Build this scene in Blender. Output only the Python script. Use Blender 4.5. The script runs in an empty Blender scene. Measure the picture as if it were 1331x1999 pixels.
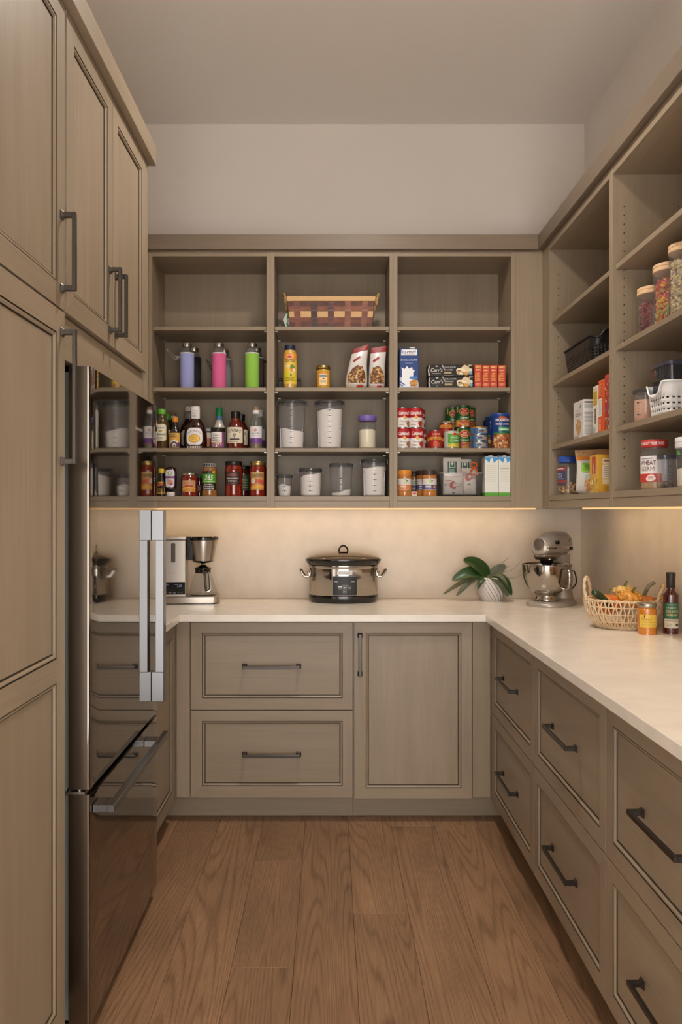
import bpy, bmesh, math, random
from mathutils import Vector, Matrix
random.seed(7)
PI = math.pi
SC = bpy.context.scene
COL = SC.collection

# ---------------------------------------------------------------- camera, world, lights, exposure
F, CX, CY, H = 1560.0, 644.0, 997.0, 1.365      # focal length in px of the 1331x1999 frame, vanishing point, eye height
cam_d = bpy.data.cameras.new('camera')
cam = bpy.data.objects.new('camera', cam_d); COL.objects.link(cam)
cam.location = (0, 0, H); cam.rotation_euler = (PI/2, 0, 0)
cam_d.sensor_fit = 'VERTICAL'; cam_d.sensor_height = 36.0
cam_d.lens = 36.0*F/1999.0
cam_d.shift_x = (665.5-CX)/1999.0; cam_d.shift_y = (CY-999.5)/1999.0
cam_d.clip_start = 0.05
SC.camera = cam

w = bpy.data.worlds.new('world'); SC.world = w; w.use_nodes = True
w.node_tree.nodes['Background'].inputs[0].default_value = (1.0, 0.975, 0.94, 1)
w.node_tree.nodes['Background'].inputs[1].default_value = 4.5
SC.view_settings.view_transform = 'Standard'; SC.view_settings.look = 'None'
SC.view_settings.gamma = 1.0; SC.view_settings.use_curve_mapping = False
SC.view_settings.exposure = 0.5

def area(name, loc, sx, sy, power, color, rot=(0, 0, 0), spread=PI, shape='RECTANGLE'):
    d = bpy.data.lights.new(name, 'AREA'); d.shape = shape
    d.size = sx; d.size_y = sy; d.energy = power; d.color = color; d.spread = spread
    o = bpy.data.objects.new(name, d); COL.objects.link(o); o.location = loc; o.rotation_euler = rot
    return o
# recessed ceiling lamps of the pantry and of the hall behind the camera
for (lx, ly, pw) in ((0.15, 2.65, 15.5), (0.2, 0.25, 4.5)):
    area('ceiling_lamp', (lx, ly, 3.345), 0.16, 0.16, pw, (1.0, 0.93, 0.84), spread=math.radians(145), shape='DISK')
# LED bars under the wall cabinets
LED = (1.0, 0.70, 0.38)
area('led_light', (0.02, 3.965, 1.3705), 2.0, 0.012, 1.25, LED, (math.radians(25), 0, 0))
area('led_light', (1.150, 2.45, 1.3705), 0.012, 2.3, 1.35, LED, (0, math.radians(-25), 0))

# ---------------------------------------------------------------- small helpers
def W(px, D): return (px-CX)*D/F
def ZZ(py, D): return H-(py-CY)*D/F
def lin(c): return c/12.92 if c <= 0.04045 else ((c+0.055)/1.055)**2.4
def rgb(c):
    if isinstance(c, str):
        c = c.lstrip('#'); c = tuple(int(c[i:i+2], 16) for i in (0, 2, 4))
    return tuple(lin(v/255.0) for v in c)+(1.0,)
MATS = {}
def M(name, color='#808080', rough=0.5, metal=0.0, coat=0.0, bump=0.0, bscale=200.0, var=0.0, vscale=30.0, spec=None, emit=0.0, trans=0.0, aniso=None, sss=0.0):
    if name in MATS: return MATS[name]
    m = bpy.data.materials.new(name); MATS[name] = m; m.use_nodes = True
    nt = m.node_tree; b = nt.nodes['Principled BSDF']
    c = rgb(color)
    b.inputs['Base Color'].default_value = c; b.inputs['Roughness'].default_value = rough; b.inputs['Metallic'].default_value = metal
    b.inputs['Coat Weight'].default_value = coat; b.inputs['Coat Roughness'].default_value = 0.06
    if spec is not None: b.inputs['Specular IOR Level'].default_value = spec
    if trans: b.inputs['Transmission Weight'].default_value = trans
    if sss:
        b.inputs['Subsurface Weight'].default_value = sss; b.inputs['Subsurface Scale'].default_value = 0.01
    if emit:
        b.inputs['Emission Color'].default_value = c; b.inputs['Emission Strength'].default_value = emit
    if bump or var:
        tc = nt.nodes.new('ShaderNodeTexCoord'); mp = nt.nodes.new('ShaderNodeMapping')
        nt.links.new(tc.outputs['Object'], mp.inputs[0])
        if aniso: mp.inputs['Scale'].default_value = aniso
    if var:
        n = nt.nodes.new('ShaderNodeTexNoise'); n.inputs['Scale'].default_value = vscale; n.inputs['Detail'].default_value = 5
        nt.links.new(mp.outputs[0], n.inputs['Vector'])
        r = nt.nodes.new('ShaderNodeValToRGB'); r.color_ramp.elements[0].position = 0.3; r.color_ramp.elements[1].position = 0.7
        r.color_ramp.elements[0].color = tuple(v*(1-var) for v in c[:3])+(1,)
        r.color_ramp.elements[1].color = tuple(min(1, v*(1+var)) for v in c[:3])+(1,)
        nt.links.new(n.outputs['Fac'], r.inputs[0]); nt.links.new(r.outputs[0], b.inputs['Base Color'])
    if bump:
        n = nt.nodes.new('ShaderNodeTexNoise'); n.inputs['Scale'].default_value = bscale; n.inputs['Detail'].default_value = 3
        nt.links.new(mp.outputs[0], n.inputs['Vector'])
        bp = nt.nodes.new('ShaderNodeBump'); bp.inputs['Strength'].default_value = bump; bp.inputs['Distance'].default_value = 0.002
        nt.links.new(n.outputs['Fac'], bp.inputs['Height']); nt.links.new(bp.outputs[0], b.inputs['Normal'])
    return m
def INK(c): return M('print_'+c.lstrip('#'), c, 0.45)
def GLASS(name, tint='#ffffff', dens=0.0, rough=0.03, ior=1.45):
    """thin clear wall: a see-through film with a fresnel gloss; dens = how much of it is a milky film"""
    if name in MATS: return MATS[name]
    m = bpy.data.materials.new(name); MATS[name] = m; m.use_nodes = True
    nt = m.node_tree; nt.nodes.clear()
    out = nt.nodes.new('ShaderNodeOutputMaterial'); mix = nt.nodes.new('ShaderNodeMixShader')
    tr = nt.nodes.new('ShaderNodeBsdfTransparent'); gl = nt.nodes.new('ShaderNodeBsdfGlossy'); fr = nt.nodes.new('ShaderNodeFresnel')
    tr.inputs[0].default_value = rgb(tint); gl.inputs['Roughness'].default_value = rough
    ge = nt.nodes.new('ShaderNodeNewGeometry'); mr = nt.nodes.new('ShaderNodeMapRange')      # same gloss seen from inside and outside
    mr.inputs[3].default_value = ior; mr.inputs[4].default_value = 1.0/ior
    nt.links.new(ge.outputs['Backfacing'], mr.inputs[0]); nt.links.new(mr.outputs[0], fr.inputs[0])
    src = tr.outputs[0]
    if dens:
        df = nt.nodes.new('ShaderNodeBsdfDiffuse'); df.inputs[0].default_value = rgb(tint)
        m2 = nt.nodes.new('ShaderNodeMixShader'); m2.inputs[0].default_value = dens
        nt.links.new(tr.outputs[0], m2.inputs[1]); nt.links.new(df.outputs[0], m2.inputs[2]); src = m2.outputs[0]
    nt.links.new(fr.outputs[0], mix.inputs[0]); nt.links.new(src, mix.inputs[1]); nt.links.new(gl.outputs[0], mix.inputs[2])
    nt.links.new(mix.outputs[0], out.inputs[0])
    return m

def WOOD(name, base, dark, grain, rough=0.42, tone=1.0):
    """stained maple, grain running along axis 0/1/2"""
    m = bpy.data.materials.new(name); MATS[name] = m; m.use_nodes = True
    nt = m.node_tree; b = nt.nodes['Principled BSDF']; L = nt.links.new
    tc = nt.nodes.new('ShaderNodeTexCoord'); oi = nt.nodes.new('ShaderNodeObjectInfo')
    add = nt.nodes.new('ShaderNodeVectorMath'); add.operation = 'ADD'
    mul = nt.nodes.new('ShaderNodeMath'); mul.operation = 'MULTIPLY'; mul.inputs[1].default_value = 37.0
    L(oi.outputs['Random'], mul.inputs[0]); L(tc.outputs['Object'], add.inputs[0]); L(mul.outputs[0], add.inputs[1])
    def noise(scale, along, detail):
        mp = nt.nodes.new('ShaderNodeMapping'); s = [scale]*3; s[grain] = along; mp.inputs['Scale'].default_value = s
        L(add.outputs[0], mp.inputs[0]); n = nt.nodes.new('ShaderNodeTexNoise'); n.inputs['Scale'].default_value = 1.0
        n.inputs['Detail'].default_value = detail; n.inputs['Roughness'].default_value = 0.6; L(mp.outputs[0], n.inputs['Vector']); return n
    n1 = noise(14.0, 1.1, 3); n2 = noise(170.0, 4.0, 2); n3 = noise(3.0, 1.5, 2)
    m1 = nt.nodes.new('ShaderNodeMath'); m1.operation = 'MULTIPLY_ADD'; m1.inputs[1].default_value = 0.30
    L(n2.outputs['Fac'], m1.inputs[0])
    m2 = nt.nodes.new('ShaderNodeMath'); m2.operation = 'MULTIPLY_ADD'; m2.inputs[1].default_value = 0.42
    L(n1.outputs['Fac'], m2.inputs[0])
    m3 = nt.nodes.new('ShaderNodeMath'); m3.operation = 'MULTIPLY'; m3.inputs[1].default_value = 0.36
    L(n3.outputs['Fac'], m3.inputs[0]); L(m3.outputs[0], m2.inputs[2]); L(m2.outputs[0], m1.inputs[2])
    r = nt.nodes.new('ShaderNodeValToRGB'); r.color_ramp.elements[0].position = 0.38; r.color_ramp.elements[1].position = 0.68
    r.color_ramp.elements[0].color = rgb(dark); r.color_ramp.elements[1].color = rgb(base)
    L(m1.outputs[0], r.inputs[0])
    hv = nt.nodes.new('ShaderNodeHueSaturation'); mv = nt.nodes.new('ShaderNodeMapRange')
    mv.inputs[3].default_value = 0.94*tone; mv.inputs[4].default_value = 1.06*tone
    L(oi.outputs['Random'], mv.inputs[0]); L(mv.outputs[0], hv.inputs['Value']); L(r.outputs[0], hv.inputs['Color'])
    L(hv.outputs[0], b.inputs['Base Color']); b.inputs['Roughness'].default_value = rough
    bp = nt.nodes.new('ShaderNodeBump'); bp.inputs['Strength'].default_value = 0.12; bp.inputs['Distance'].default_value = 0.001
    L(n2.outputs['Fac'], bp.inputs['Height']); L(bp.outputs[0], b.inputs['Normal'])
    return m

# ---------------------------------------------------------------- objects
def thing(name, label, cat, loc=(0, 0, 0), rotz=0.0, group=None):
    o = bpy.data.objects.new(name, None); COL.objects.link(o)
    o.empty_display_size = 0.05; o.location = loc; o.rotation_euler = (0, 0, math.radians(rotz))
    o['label'] = label; o['category'] = cat
    if group: o['group'] = group
    return o
def root_of(o):
    while o.parent: o = o.parent
    return o
class MB:
    def __init__(s, T=None): s.v = []; s.f = []; s.m = []; s.ms = []; s.T = T
    def mi(s, m):
        if m not in s.ms: s.ms.append(m)
        return s.ms.index(m)
    def add(s, vs, fs, m):
        o = len(s.v); T = s.T
        s.v += [tuple(T(*p)) if T else tuple(p) for p in vs]
        k = s.mi(m)
        for f in fs: s.f.append([i+o for i in f]); s.m.append(k)
        return s
    def box(s, x0, y0, z0, x1, y1, z1, m):
        vs = [(x0, y0, z0), (x1, y0, z0), (x1, y1, z0), (x0, y1, z0), (x0, y0, z1), (x1, y0, z1), (x1, y1, z1), (x0, y1, z1)]
        return s.add(vs, [(0, 3, 2, 1), (4, 5, 6, 7), (0, 1, 5, 4), (1, 2, 6, 5), (2, 3, 7, 6), (3, 0, 4, 7)], m)
    def loft(s, rings, m, cap0=True, cap1=True, closed=True):
        n = len(rings[0]); vs = [p for r in rings for p in r]; fs = []
        for i in range(len(rings)-1):
            for j in range(n if closed else n-1):
                a = i*n+j; b = i*n+(j+1) % n; fs.append((a, b, b+n, a+n))
        if closed and cap0: fs.append(tuple(range(n-1, -1, -1)))
        if closed and cap1: fs.append(tuple(range((len(rings)-1)*n, len(rings)*n)))
        return s.add(vs, fs, m)
    def lathe(s, prof, m, n=28, c=(0, 0, 0), sy=1.0, sx=1.0):
        vs = []; fs = []; idx = []
        for (r, z) in prof:
            if r < 1e-6: idx.append([len(vs)]); vs.append((c[0], c[1], c[2]+z))
            else:
                idx.append(list(range(len(vs), len(vs)+n)))
                for j in range(n):
                    a = 2*PI*j/n; vs.append((c[0]+r*sx*math.cos(a), c[1]+r*sy*math.sin(a), c[2]+z))
        for a, b in zip(idx[:-1], idx[1:]):
            if len(a) == 1 and len(b) == 1: continue
            for j in range(n):
                k = (j+1) % n
                if len(a) == 1: fs.append((a[0], b[k], b[j]))
                elif len(b) == 1: fs.append((a[j], a[k], b[0]))
                else: fs.append((a[j], a[k], b[k], b[j]))
        return s.add(vs, fs, m)
    def tube(s, pts, r, m, n=8, closed=False, flat=1.0):
        P = [Vector(p) for p in pts]; rings = []; N = len(P)
        up = Vector((0, 0, 1)); prev = None
        for i, p in enumerate(P):
            if closed: t = P[(i+1) % N]-P[i-1]
            else: t = P[min(i+1, N-1)]-P[max(i-1, 0)]
            t.normalize()
            if prev is None:
                a = up if abs(t.z) < 0.9 else Vector((1, 0, 0)); u = (a-t*a.dot(t)).normalized()
            else: u = (prev-t*prev.dot(t)).normalized()
            prev = u; v = t.cross(u)
            rr = r[i] if isinstance(r, (list, tuple)) else r
            rings.append([p+u*(rr*math.cos(2*PI*j/n))+v*(rr*flat*math.sin(2*PI*j/n)) for j in range(n)])
        if closed: rings.append(rings[0])
        return s.loft(rings, m, not closed, not closed)
    def prism(s, outline, d0, d1, m, axis='y'):
        def P(u, v, d): return (u, d, v) if axis == 'y' else ((d, u, v) if axis == 'x' else (u, v, d))
        n = len(outline); vs = [P(u, v, d0) for u, v in outline]+[P(u, v, d1) for u, v in outline]
        fs = [tuple(range(n)), tuple(range(2*n-1, n-1, -1))]+[(i, i+n, (i+1) % n+n, (i+1) % n) for i in range(n)]
        return s.add(vs, fs, m)
    def build(s, name, parent=None, smooth=35, bevel=0.0, seg=1, world=False, loc=None, sub=0):
        me = bpy.data.meshes.new(name)
        off = Vector((0, 0, 0))
        if world and parent is not None: off = root_of(parent).location
        if loc is not None: off = Vector(loc)
        me.from_pydata([(p[0]-off[0], p[1]-off[1], p[2]-off[2]) for p in s.v], [], s.f)
        for m in s.ms: me.materials.append(m)
        if len(s.ms) > 1: me.polygons.foreach_set('material_index', s.m)
        bm = bmesh.new(); bm.from_mesh(me); bmesh.ops.recalc_face_normals(bm, faces=bm.faces); bm.to_mesh(me); bm.free()
        if smooth:
            me.polygons.foreach_set('use_smooth', [True]*len(me.polygons)); me.set_sharp_from_angle(angle=math.radians(smooth))
        o = bpy.data.objects.new(name, me); COL.objects.link(o)
        if parent is not None: o.parent = parent
        if loc is not None: o.location = loc
        if bevel:
            b = o.modifiers.new('bevel', 'BEVEL'); b.width = bevel; b.segments = seg; b.limit_method = 'ANGLE'; b.angle_limit = math.radians(40)
        if sub:
            b = o.modifiers.new('subsurf', 'SUBSURF'); b.levels = sub; b.render_levels = sub
        me.update()
        return o
def tag(o, label, cat=None, group=None, kind=None):
    o['label'] = label
    if cat: o['category'] = cat
    if group: o['group'] = group
    if kind: o['kind'] = kind
    return o
def struct(o): o['kind'] = 'structure'; return o
def kids(o): return [c for c in bpy.data.objects if c.parent == o]
def copy_tree(o, parent=None, ch=None):
    ch = ch or {}
    if not ch:
        for c in bpy.data.objects:
            if c.parent: ch.setdefault(c.parent.name, []).append(c)
        ch['']=[]
    c = o.copy(); COL.objects.link(c)
    if parent: c.parent = parent
    for k in list(ch.get(o.name, [])): copy_tree(k, c, ch)
    return c
def crv(pts, k=4):
    """Catmull-Rom through 2-D or 3-D points"""
    out = []; n = len(pts)
    for i in range(n-1):
        p0, p1, p2, p3 = pts[max(i-1, 0)], pts[i], pts[i+1], pts[min(i+2, n-1)]
        for j in range(k):
            t = j/k
            out.append(tuple(0.5*((2*b)+(-a+c)*t+(2*a-5*b+4*c-d)*t*t+(-a+3*b-3*c+d)*t**3) for a, b, c, d in zip(p0, p1, p2, p3)))
    out.append(tuple(pts[-1])); return out

# ---------------------------------------------------------------- flat print wrapped on a surface (all in mm)
TXT = {}
def text_mesh(s, bold=0.0):
    key = (s, bold)
    if key not in TXT:
        cu = bpy.data.curves.new('text', 'FONT'); cu.body = s; cu.size = 1.0; cu.resolution_u = 2; cu.offset = bold; cu.align_x = 'CENTER'
        ob = bpy.data.objects.new('text', cu); me = bpy.data.meshes.new_from_object(ob)
        TXT[key] = ([tuple(v.co[:2]) for v in me.vertices], [tuple(p.vertices) for p in me.polygons])
        bpy.data.objects.remove(ob); bpy.data.curves.remove(cu); bpy.data.meshes.remove(me)
    return TXT[key]
def cyl(prof, sy=1.0, a0=0.0, sx=1.0):
    P = sorted([(z, r) for r, z in prof if r > 0.5])
    def R(z):
        if z <= P[0][0]: return P[0][1]
        for (z0, r0), (z1, r1) in zip(P[:-1], P[1:]):
            if z0 <= z <= z1: return r0+(r1-r0)*((z-z0)/(z1-z0) if z1 > z0 else 0)
        return P[-1][1]
    rr = max(r for z, r in P)
    def f(u, v, off):
        r = R(v)+off; a = a0+u/rr
        return (r*sx*math.sin(a)/1000, -r*sy*math.cos(a)/1000, v/1000)
    f.curved = True; f.R = R
    return f
def flat(o, u, v):
    o, u, v = Vector(o), Vector(u), Vector(v); n = u.cross(v)
    def f(a, b, off):
        p = o+u*(a/1000)+v*(b/1000)+n*(off/1000); return tuple(p)
    f.curved = False
    return f
def decal(parent, name, ops, surf, z0=0.0, base=0.35, step=7.0, label=None, world=False):
    if hasattr(surf, 'R'):                      # slice the print finer where the bottle's side curves
        vv = [o[2] for o in ops if o[0] != 'p']+[o[4] for o in ops if o[0] in ('r', 'rr')]
        rs = [surf.R(z0+min(vv)+(max(vv)-min(vv))*i/6) for i in range(7)]
        surf.vstep = 6.0 if max(rs)-min(rs) > 0.2 else 0
    V, Fc, MI, ms = [], [], [], []
    for i, op in enumerate(ops):
        k = op[0]; off = base+0.13*i; polys = []
        if k == 'r':
            _, a, b, c, d, col = op; pts = [(a, b), (c, b), (c, d), (a, d)]; polys = [(0, 1, 2, 3)]
        elif k == 'rr':
            _, a, b, c, d, rad, col = op; pts = []
            for (qx, qy, a0) in ((c-rad, d-rad, 0), (a+rad, d-rad, 90), (a+rad, b+rad, 180), (c-rad, b+rad, 270)):
                for t in (0, 30, 60, 90): pts.append((qx+rad*math.cos(math.radians(a0+t)), qy+rad*math.sin(math.radians(a0+t))))
            polys = [tuple(range(len(pts)))]
        elif k == 'e':
            _, cu_, cv_, ru, rv, col = op; n = 20
            pts = [(cu_+ru*math.cos(2*PI*j/n), cv_+rv*math.sin(2*PI*j/n)) for j in range(n)]; polys = [tuple(range(n))]
        elif k == 'p':
            _, pts, col = op; polys = [tuple(range(len(pts)))]
        elif k == 'b':          # blob: wobbly ellipse
            _, cu_, cv_, ru, rv, col = op; rnd = random.Random(int(cu_*7+cv_*13+ru*3)); n = 14
            ph = rnd.random()*6
            pts = [(cu_+ru*(1+0.16*math.sin(3*2*PI*j/n+ph))*math.cos(2*PI*j/n), cv_+rv*(1+0.14*math.sin(2*2*PI*j/n+ph*2))*math.sin(2*PI*j/n)) for j in range(n)]
            polys = [tuple(range(n))]
        elif k == 's':          # scatter of small blobs in a rectangle, several colours
            _, a, b, c, d, cnt, ru, cols, seed = op; rnd = random.Random(seed)
            groups = {}
            for q in range(cnt):
                uu, vv = rnd.uniform(a, c), rnd.uniform(b, d); rr = ru*rnd.uniform(.6, 1.2); th = rnd.random()*PI; e = rnd.uniform(.45, .9)
                n = 7; g = groups.setdefault(cols[q % len(cols)], ([], []))
                o = len(g[0])
                for j in range(n):
                    x, y = rr*math.cos(2*PI*j/n), rr*e*math.sin(2*PI*j/n)
                    g[0].append((uu+x*math.cos(th)-y*math.sin(th), vv+x*math.sin(th)+y*math.cos(th)))
                g[1].append(tuple(range(o, o+n)))
            for gi, (cc, g) in enumerate(groups.items()):
                _emit(V, Fc, MI, ms, g[0], g[1], cc, surf, z0, off+0.05*gi, step)
            continue
        elif k == 'l':          # lines of tiny unreadable text as thin bars
            _, a, b, c, d, cnt, col = op; pts = []; rnd = random.Random(cnt)
            for q in range(cnt):
                y = b+(d-b)*(q+0.25)/cnt; h = (d-b)/cnt*0.45; e = c-(c-a)*rnd.random()*0.25; o = len(pts)
                pts += [(a, y), (e, y), (e, y+h), (a, y+h)]; polys.append((o, o+1, o+2, o+3))
        elif k == 'w':          # a word too blurred to read: a row of letter-like strokes
            _, cu_, cv_, h, wd, col = op; pts = []; rnd = random.Random(int(wd*31+cv_)); n = max(2, int(wd/(h*.75))); cw = wd/n
            for q in range(n):
                x = cu_-wd/2+q*cw; g = rnd.randrange(3); o_ = []
                o_.append((x, cv_, x+cw*.25, cv_+h))
                if g != 1: o_.append((x+cw*.5, cv_, x+cw*.74, cv_+h*(1 if g else .6)))
                o_.append((x+cw*.25, cv_+h*(.75 if g else .35), x+cw*.62, cv_+h*(1 if g else .6)))
                for (a, b, c, d) in o_:
                    o = len(pts); pts += [(a, b), (c, b), (c, d), (a, d)]; polys.append((o, o+1, o+2, o+3))
        elif k == 't':
            _, cu_, cv_, h, s, col = op[:6]; o = op[6] if len(op) > 6 else {}
            vs, polys = text_mesh(s, 0.0 if 'M' in s else o.get('bold', 0.0)); sc = h/0.70
            pts = [(x*sc+(y*sc*o.get('shear', 0)), y*sc) for x, y in vs]
            if not pts: continue
            if 'w' in o:
                x0 = min(p[0] for p in pts); x1 = max(p[0] for p in pts); q = o['w']/(x1-x0); pts = [((x-(x0+x1)/2)*q, y) for x, y in pts]
            if 'arc' in o:
                R = o['arc']; pts = [((R+y)*math.sin(x/R), (R+y)*math.cos(x/R)-R) for x, y in pts]
            if 'rot' in o:
                ca, sa = math.cos(math.radians(o['rot'])), math.sin(math.radians(o['rot'])); pts = [(x*ca-y*sa, x*sa+y*ca) for x, y in pts]
            pts = [(x+cu_, y+cv_) for x, y in pts]
        _emit(V, Fc, MI, ms, pts, polys, col, surf, z0, off, step)
    me = bpy.data.meshes.new(name); me.from_pydata(V, [], Fc)
    for m in ms: me.materials.append(m)
    me.polygons.foreach_set('material_index', MI)
    o = bpy.data.objects.new(name, me); COL.objects.link(o); o.parent = parent
    if label: o['label'] = label
    return o
def _emit(V, Fc, MI, ms, pts, polys, col, surf, z0, off, step):
    m = col if not isinstance(col, str) else INK(col)
    if m not in ms: ms.append(m)
    k = ms.index(m)
    if surf.curved and max(p[0] for p in pts)-min(p[0] for p in pts) > step*0.6 or getattr(surf, 'vstep', 0):
        bm = bmesh.new(); vs = [bm.verts.new((x, y, 0)) for x, y in pts]
        for p in polys:
            try: bm.faces.new([vs[i] for i in p])
            except ValueError: pass
        a = min(p[0] for p in pts); b = max(p[0] for p in pts); u = math.ceil(a/step)*step
        while u < b:
            bmesh.ops.bisect_plane(bm, geom=bm.verts[:]+bm.edges[:]+bm.faces[:], plane_co=(u, 0, 0), plane_no=(1, 0, 0), dist=1e-4); u += step
        vst = getattr(surf, 'vstep', 0)
        if vst:
            a = min(p[1] for p in pts); b = max(p[1] for p in pts); u = math.ceil(a/vst)*vst
            while u < b:
                bmesh.ops.bisect_plane(bm, geom=bm.verts[:]+bm.edges[:]+bm.faces[:], plane_co=(0, u, 0), plane_no=(0, 1, 0), dist=1e-4); u += vst
        bm.verts.index_update(); pts = [tuple(v.co[:2]) for v in bm.verts]; polys = [tuple(v.index for v in f.verts) for f in bm.faces]; bm.free()
    o = len(V)
    V += [surf(x, y+z0, off) for x, y in pts]
    for p in polys: Fc.append([i+o for i in p]); MI.append(k)

def vessel(name, label, cat, loc, parts, labels=(), group=None, rot=0.0, sy=1.0, sx=1.0, n=28):
    """bottle, jar, can ...: lathed parts (name, [(r,z) mm], material) and printed labels (name, z0, ops, profile)"""
    t = thing(name, label, cat, loc, rot, group)
    for p in parts:
        mb = MB(); o = p[3] if len(p) > 3 else {}
        mb.lathe([(r/1000, z/1000) for r, z in p[1]], p[2], o.get('n', n), sy=o.get('sy', sy), sx=o.get('sx', sx))
        b = mb.build(p[0], t, smooth=o.get('smooth', 40))
        if 'label' in o: b['label'] = o['label']
    for l in labels:
        decal(t, l[0], l[2], cyl(l[3], sy, math.radians(l[4]) if len(l) > 4 else 0.0, sx), z0=l[1])
    return t
# ---------------------------------------------------------------- materials of the room
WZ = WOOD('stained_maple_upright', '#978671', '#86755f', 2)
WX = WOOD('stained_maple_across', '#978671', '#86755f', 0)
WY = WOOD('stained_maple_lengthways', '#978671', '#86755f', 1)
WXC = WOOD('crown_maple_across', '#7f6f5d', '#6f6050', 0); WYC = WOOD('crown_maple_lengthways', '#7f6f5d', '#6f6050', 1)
GLAZE = M('dark_glaze', '#3a2c1e', 0.5)
WALL = M('warm_wall_paint', '#eae1d8', 0.75, bump=0.05, bscale=300, var=0.015, vscale=3)
CEIL = M('ceiling_paint', '#efe8e0', 0.8, bump=0.04, bscale=300)
STONE = M('cream_quartz', '#e9dfd2', 0.25, var=0.05, vscale=12, bump=0.02, bscale=60)
SPLASH = M('cream_quartz_splash', '#ddd0c0', 0.35, var=0.06, vscale=9)
GUN = M('gunmetal', '#4a4542', 0.32, 0.9)
PEWTER = M('brushed_pewter', '#5f5a55', 0.36, 0.9)
PIN = M('nickel_pin', '#b9b2a8', 0.3, 1.0)
HOLE = M('pin_hole_dark', '#2c2117', 0.8)
STEEL = M('fridge_steel', '#8b8680', 0.045, 1.0)
STEEL2 = M('fridge_steel_side', '#85786a', 0.24, 1.0)
ALU = M('satin_aluminium', '#7c7c7e', 0.28, 1.0)
BLACK = M('black_plastic', '#100e0d', 0.35)
GASKET = M('grey_gasket', '#6f716c', 0.6)

def OAK():
    m = bpy.data.materials.new('smoked_oak'); m.use_nodes = True; MATS['smoked_oak'] = m
    nt = m.node_tree; b = nt.nodes['Principled BSDF']; L = nt.links.new
    tc = nt.nodes.new('ShaderNodeTexCoord'); oi = nt.nodes.new('ShaderNodeObjectInfo')
    mul = nt.nodes.new('ShaderNodeMath'); mul.operation = 'MULTIPLY'; mul.inputs[1].default_value = 91.0; L(oi.outputs['Random'], mul.inputs[0])
    add = nt.nodes.new('ShaderNodeVectorMath'); add.operation = 'ADD'; L(tc.outputs['Object'], add.inputs[0]); L(mul.outputs[0], add.inputs[1])
    def noise(sx, sy, det, rough=0.55):
        mp = nt.nodes.new('ShaderNodeMapping'); mp.inputs['Scale'].default_value = (sx, sy, 3.0); L(add.outputs[0], mp.inputs[0])
        n = nt.nodes.new('ShaderNodeTexNoise'); n.inputs['Scale'].default_value = 1.0; n.inputs['Detail'].default_value = det
        n.inputs['Roughness'].default_value = rough; L(mp.outputs[0], n.inputs['Vector']); return n
    big = noise(5.0, 0.26, 0.6); fine = noise(260.0, 9.0, 2); blotch = noise(5.0, 2.2, 3)
    def math_(op, a, bv=None, cv=None):
        n = nt.nodes.new('ShaderNodeMath'); n.operation = op
        for i, x in enumerate((a, bv, cv)):
            if x is None: continue
            if isinstance(x, (int, float)): n.inputs[i].default_value = x
            else: L(x, n.inputs[i])
        return n.outputs[0]
    ph = math_('MULTIPLY', big.outputs['Fac'], 330.0)
    s = math_('SINE', ph); s = math_('MULTIPLY_ADD', s, 0.5, 0.5); s = math_('POWER', s, 4.0)
    fz = math_('MULTIPLY', fine.outputs['Fac'], 0.72)
    v = math_('MULTIPLY_ADD', s, 0.24, fz)
    r = nt.nodes.new('ShaderNodeValToRGB'); r.color_ramp.elements[0].position = 0.22; r.color_ramp.elements[1].position = 0.78
    r.color_ramp.elements[0].color = rgb('#a67e5b'); r.color_ramp.elements[1].color = rgb('#725339'); L(v, r.inputs[0])
    r2 = nt.nodes.new('ShaderNodeValToRGB'); r2.color_ramp.elements[0].position = 0.3; r2.color_ramp.elements[1].position = 0.7
    r2.color_ramp.elements[0].color = (0.78, 0.76, 0.74, 1); r2.color_ramp.elements[1].color = (1.04, 1.0, 0.96, 1); L(blotch.outputs['Fac'], r2.inputs[0])
    mx = nt.nodes.new('ShaderNodeMix'); mx.data_type = 'RGBA'; mx.blend_type = 'MULTIPLY'; mx.inputs['Factor'].default_value = 1.0
    L(r.outputs[0], mx.inputs['A']); L(r2.outputs[0], mx.inputs['B'])
    # knots
    mpv = nt.nodes.new('ShaderNodeMapping'); mpv.inputs['Scale'].default_value = (3.2, 1.5, 0.01); L(add.outputs[0], mpv.inputs[0])
    vo = nt.nodes.new('ShaderNodeTexVoronoi'); vo.inputs['Scale'].default_value = 1.0; L(mpv.outputs[0], vo.inputs['Vector'])
    kn = nt.nodes.new('ShaderNodeMapRange'); kn.inputs[1].default_value = 0.03; kn.inputs[2].default_value = 0.09; kn.inputs[3].default_value = 0.45; kn.inputs[4].default_value = 0.0
    L(vo.outputs['Distance'], kn.inputs[0])
    mk = nt.nodes.new('ShaderNodeMix'); mk.data_type = 'RGBA'; L(kn.outputs[0], mk.inputs['Factor']); L(mx.outputs['Result'], mk.inputs['A']); mk.inputs['B'].default_value = rgb('#3a2414')
    hv = nt.nodes.new('ShaderNodeHueSaturation'); mv = nt.nodes.new('ShaderNodeMapRange')
    mv.inputs[3].default_value = 0.82; mv.inputs[4].default_value = 1.04; L(oi.outputs['Random'], mv.inputs[0]); L(mv.outputs[0], hv.inputs['Value'])
    hv.inputs['Saturation'].default_value = 0.96
    L(mk.outputs['Result'], hv.inputs['Color']); L(hv.outputs[0], b.inputs['Base Color']); b.inputs['Roughness'].default_value = 0.42
    bp = nt.nodes.new('ShaderNodeBump'); bp.inputs['Strength'].default_value = 0.15; bp.inputs['Distance'].default_value = 0.001
    L(v, bp.inputs['Height']); L(bp.outputs[0], b.inputs['Normal']); return m
OAKM = OAK()

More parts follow.
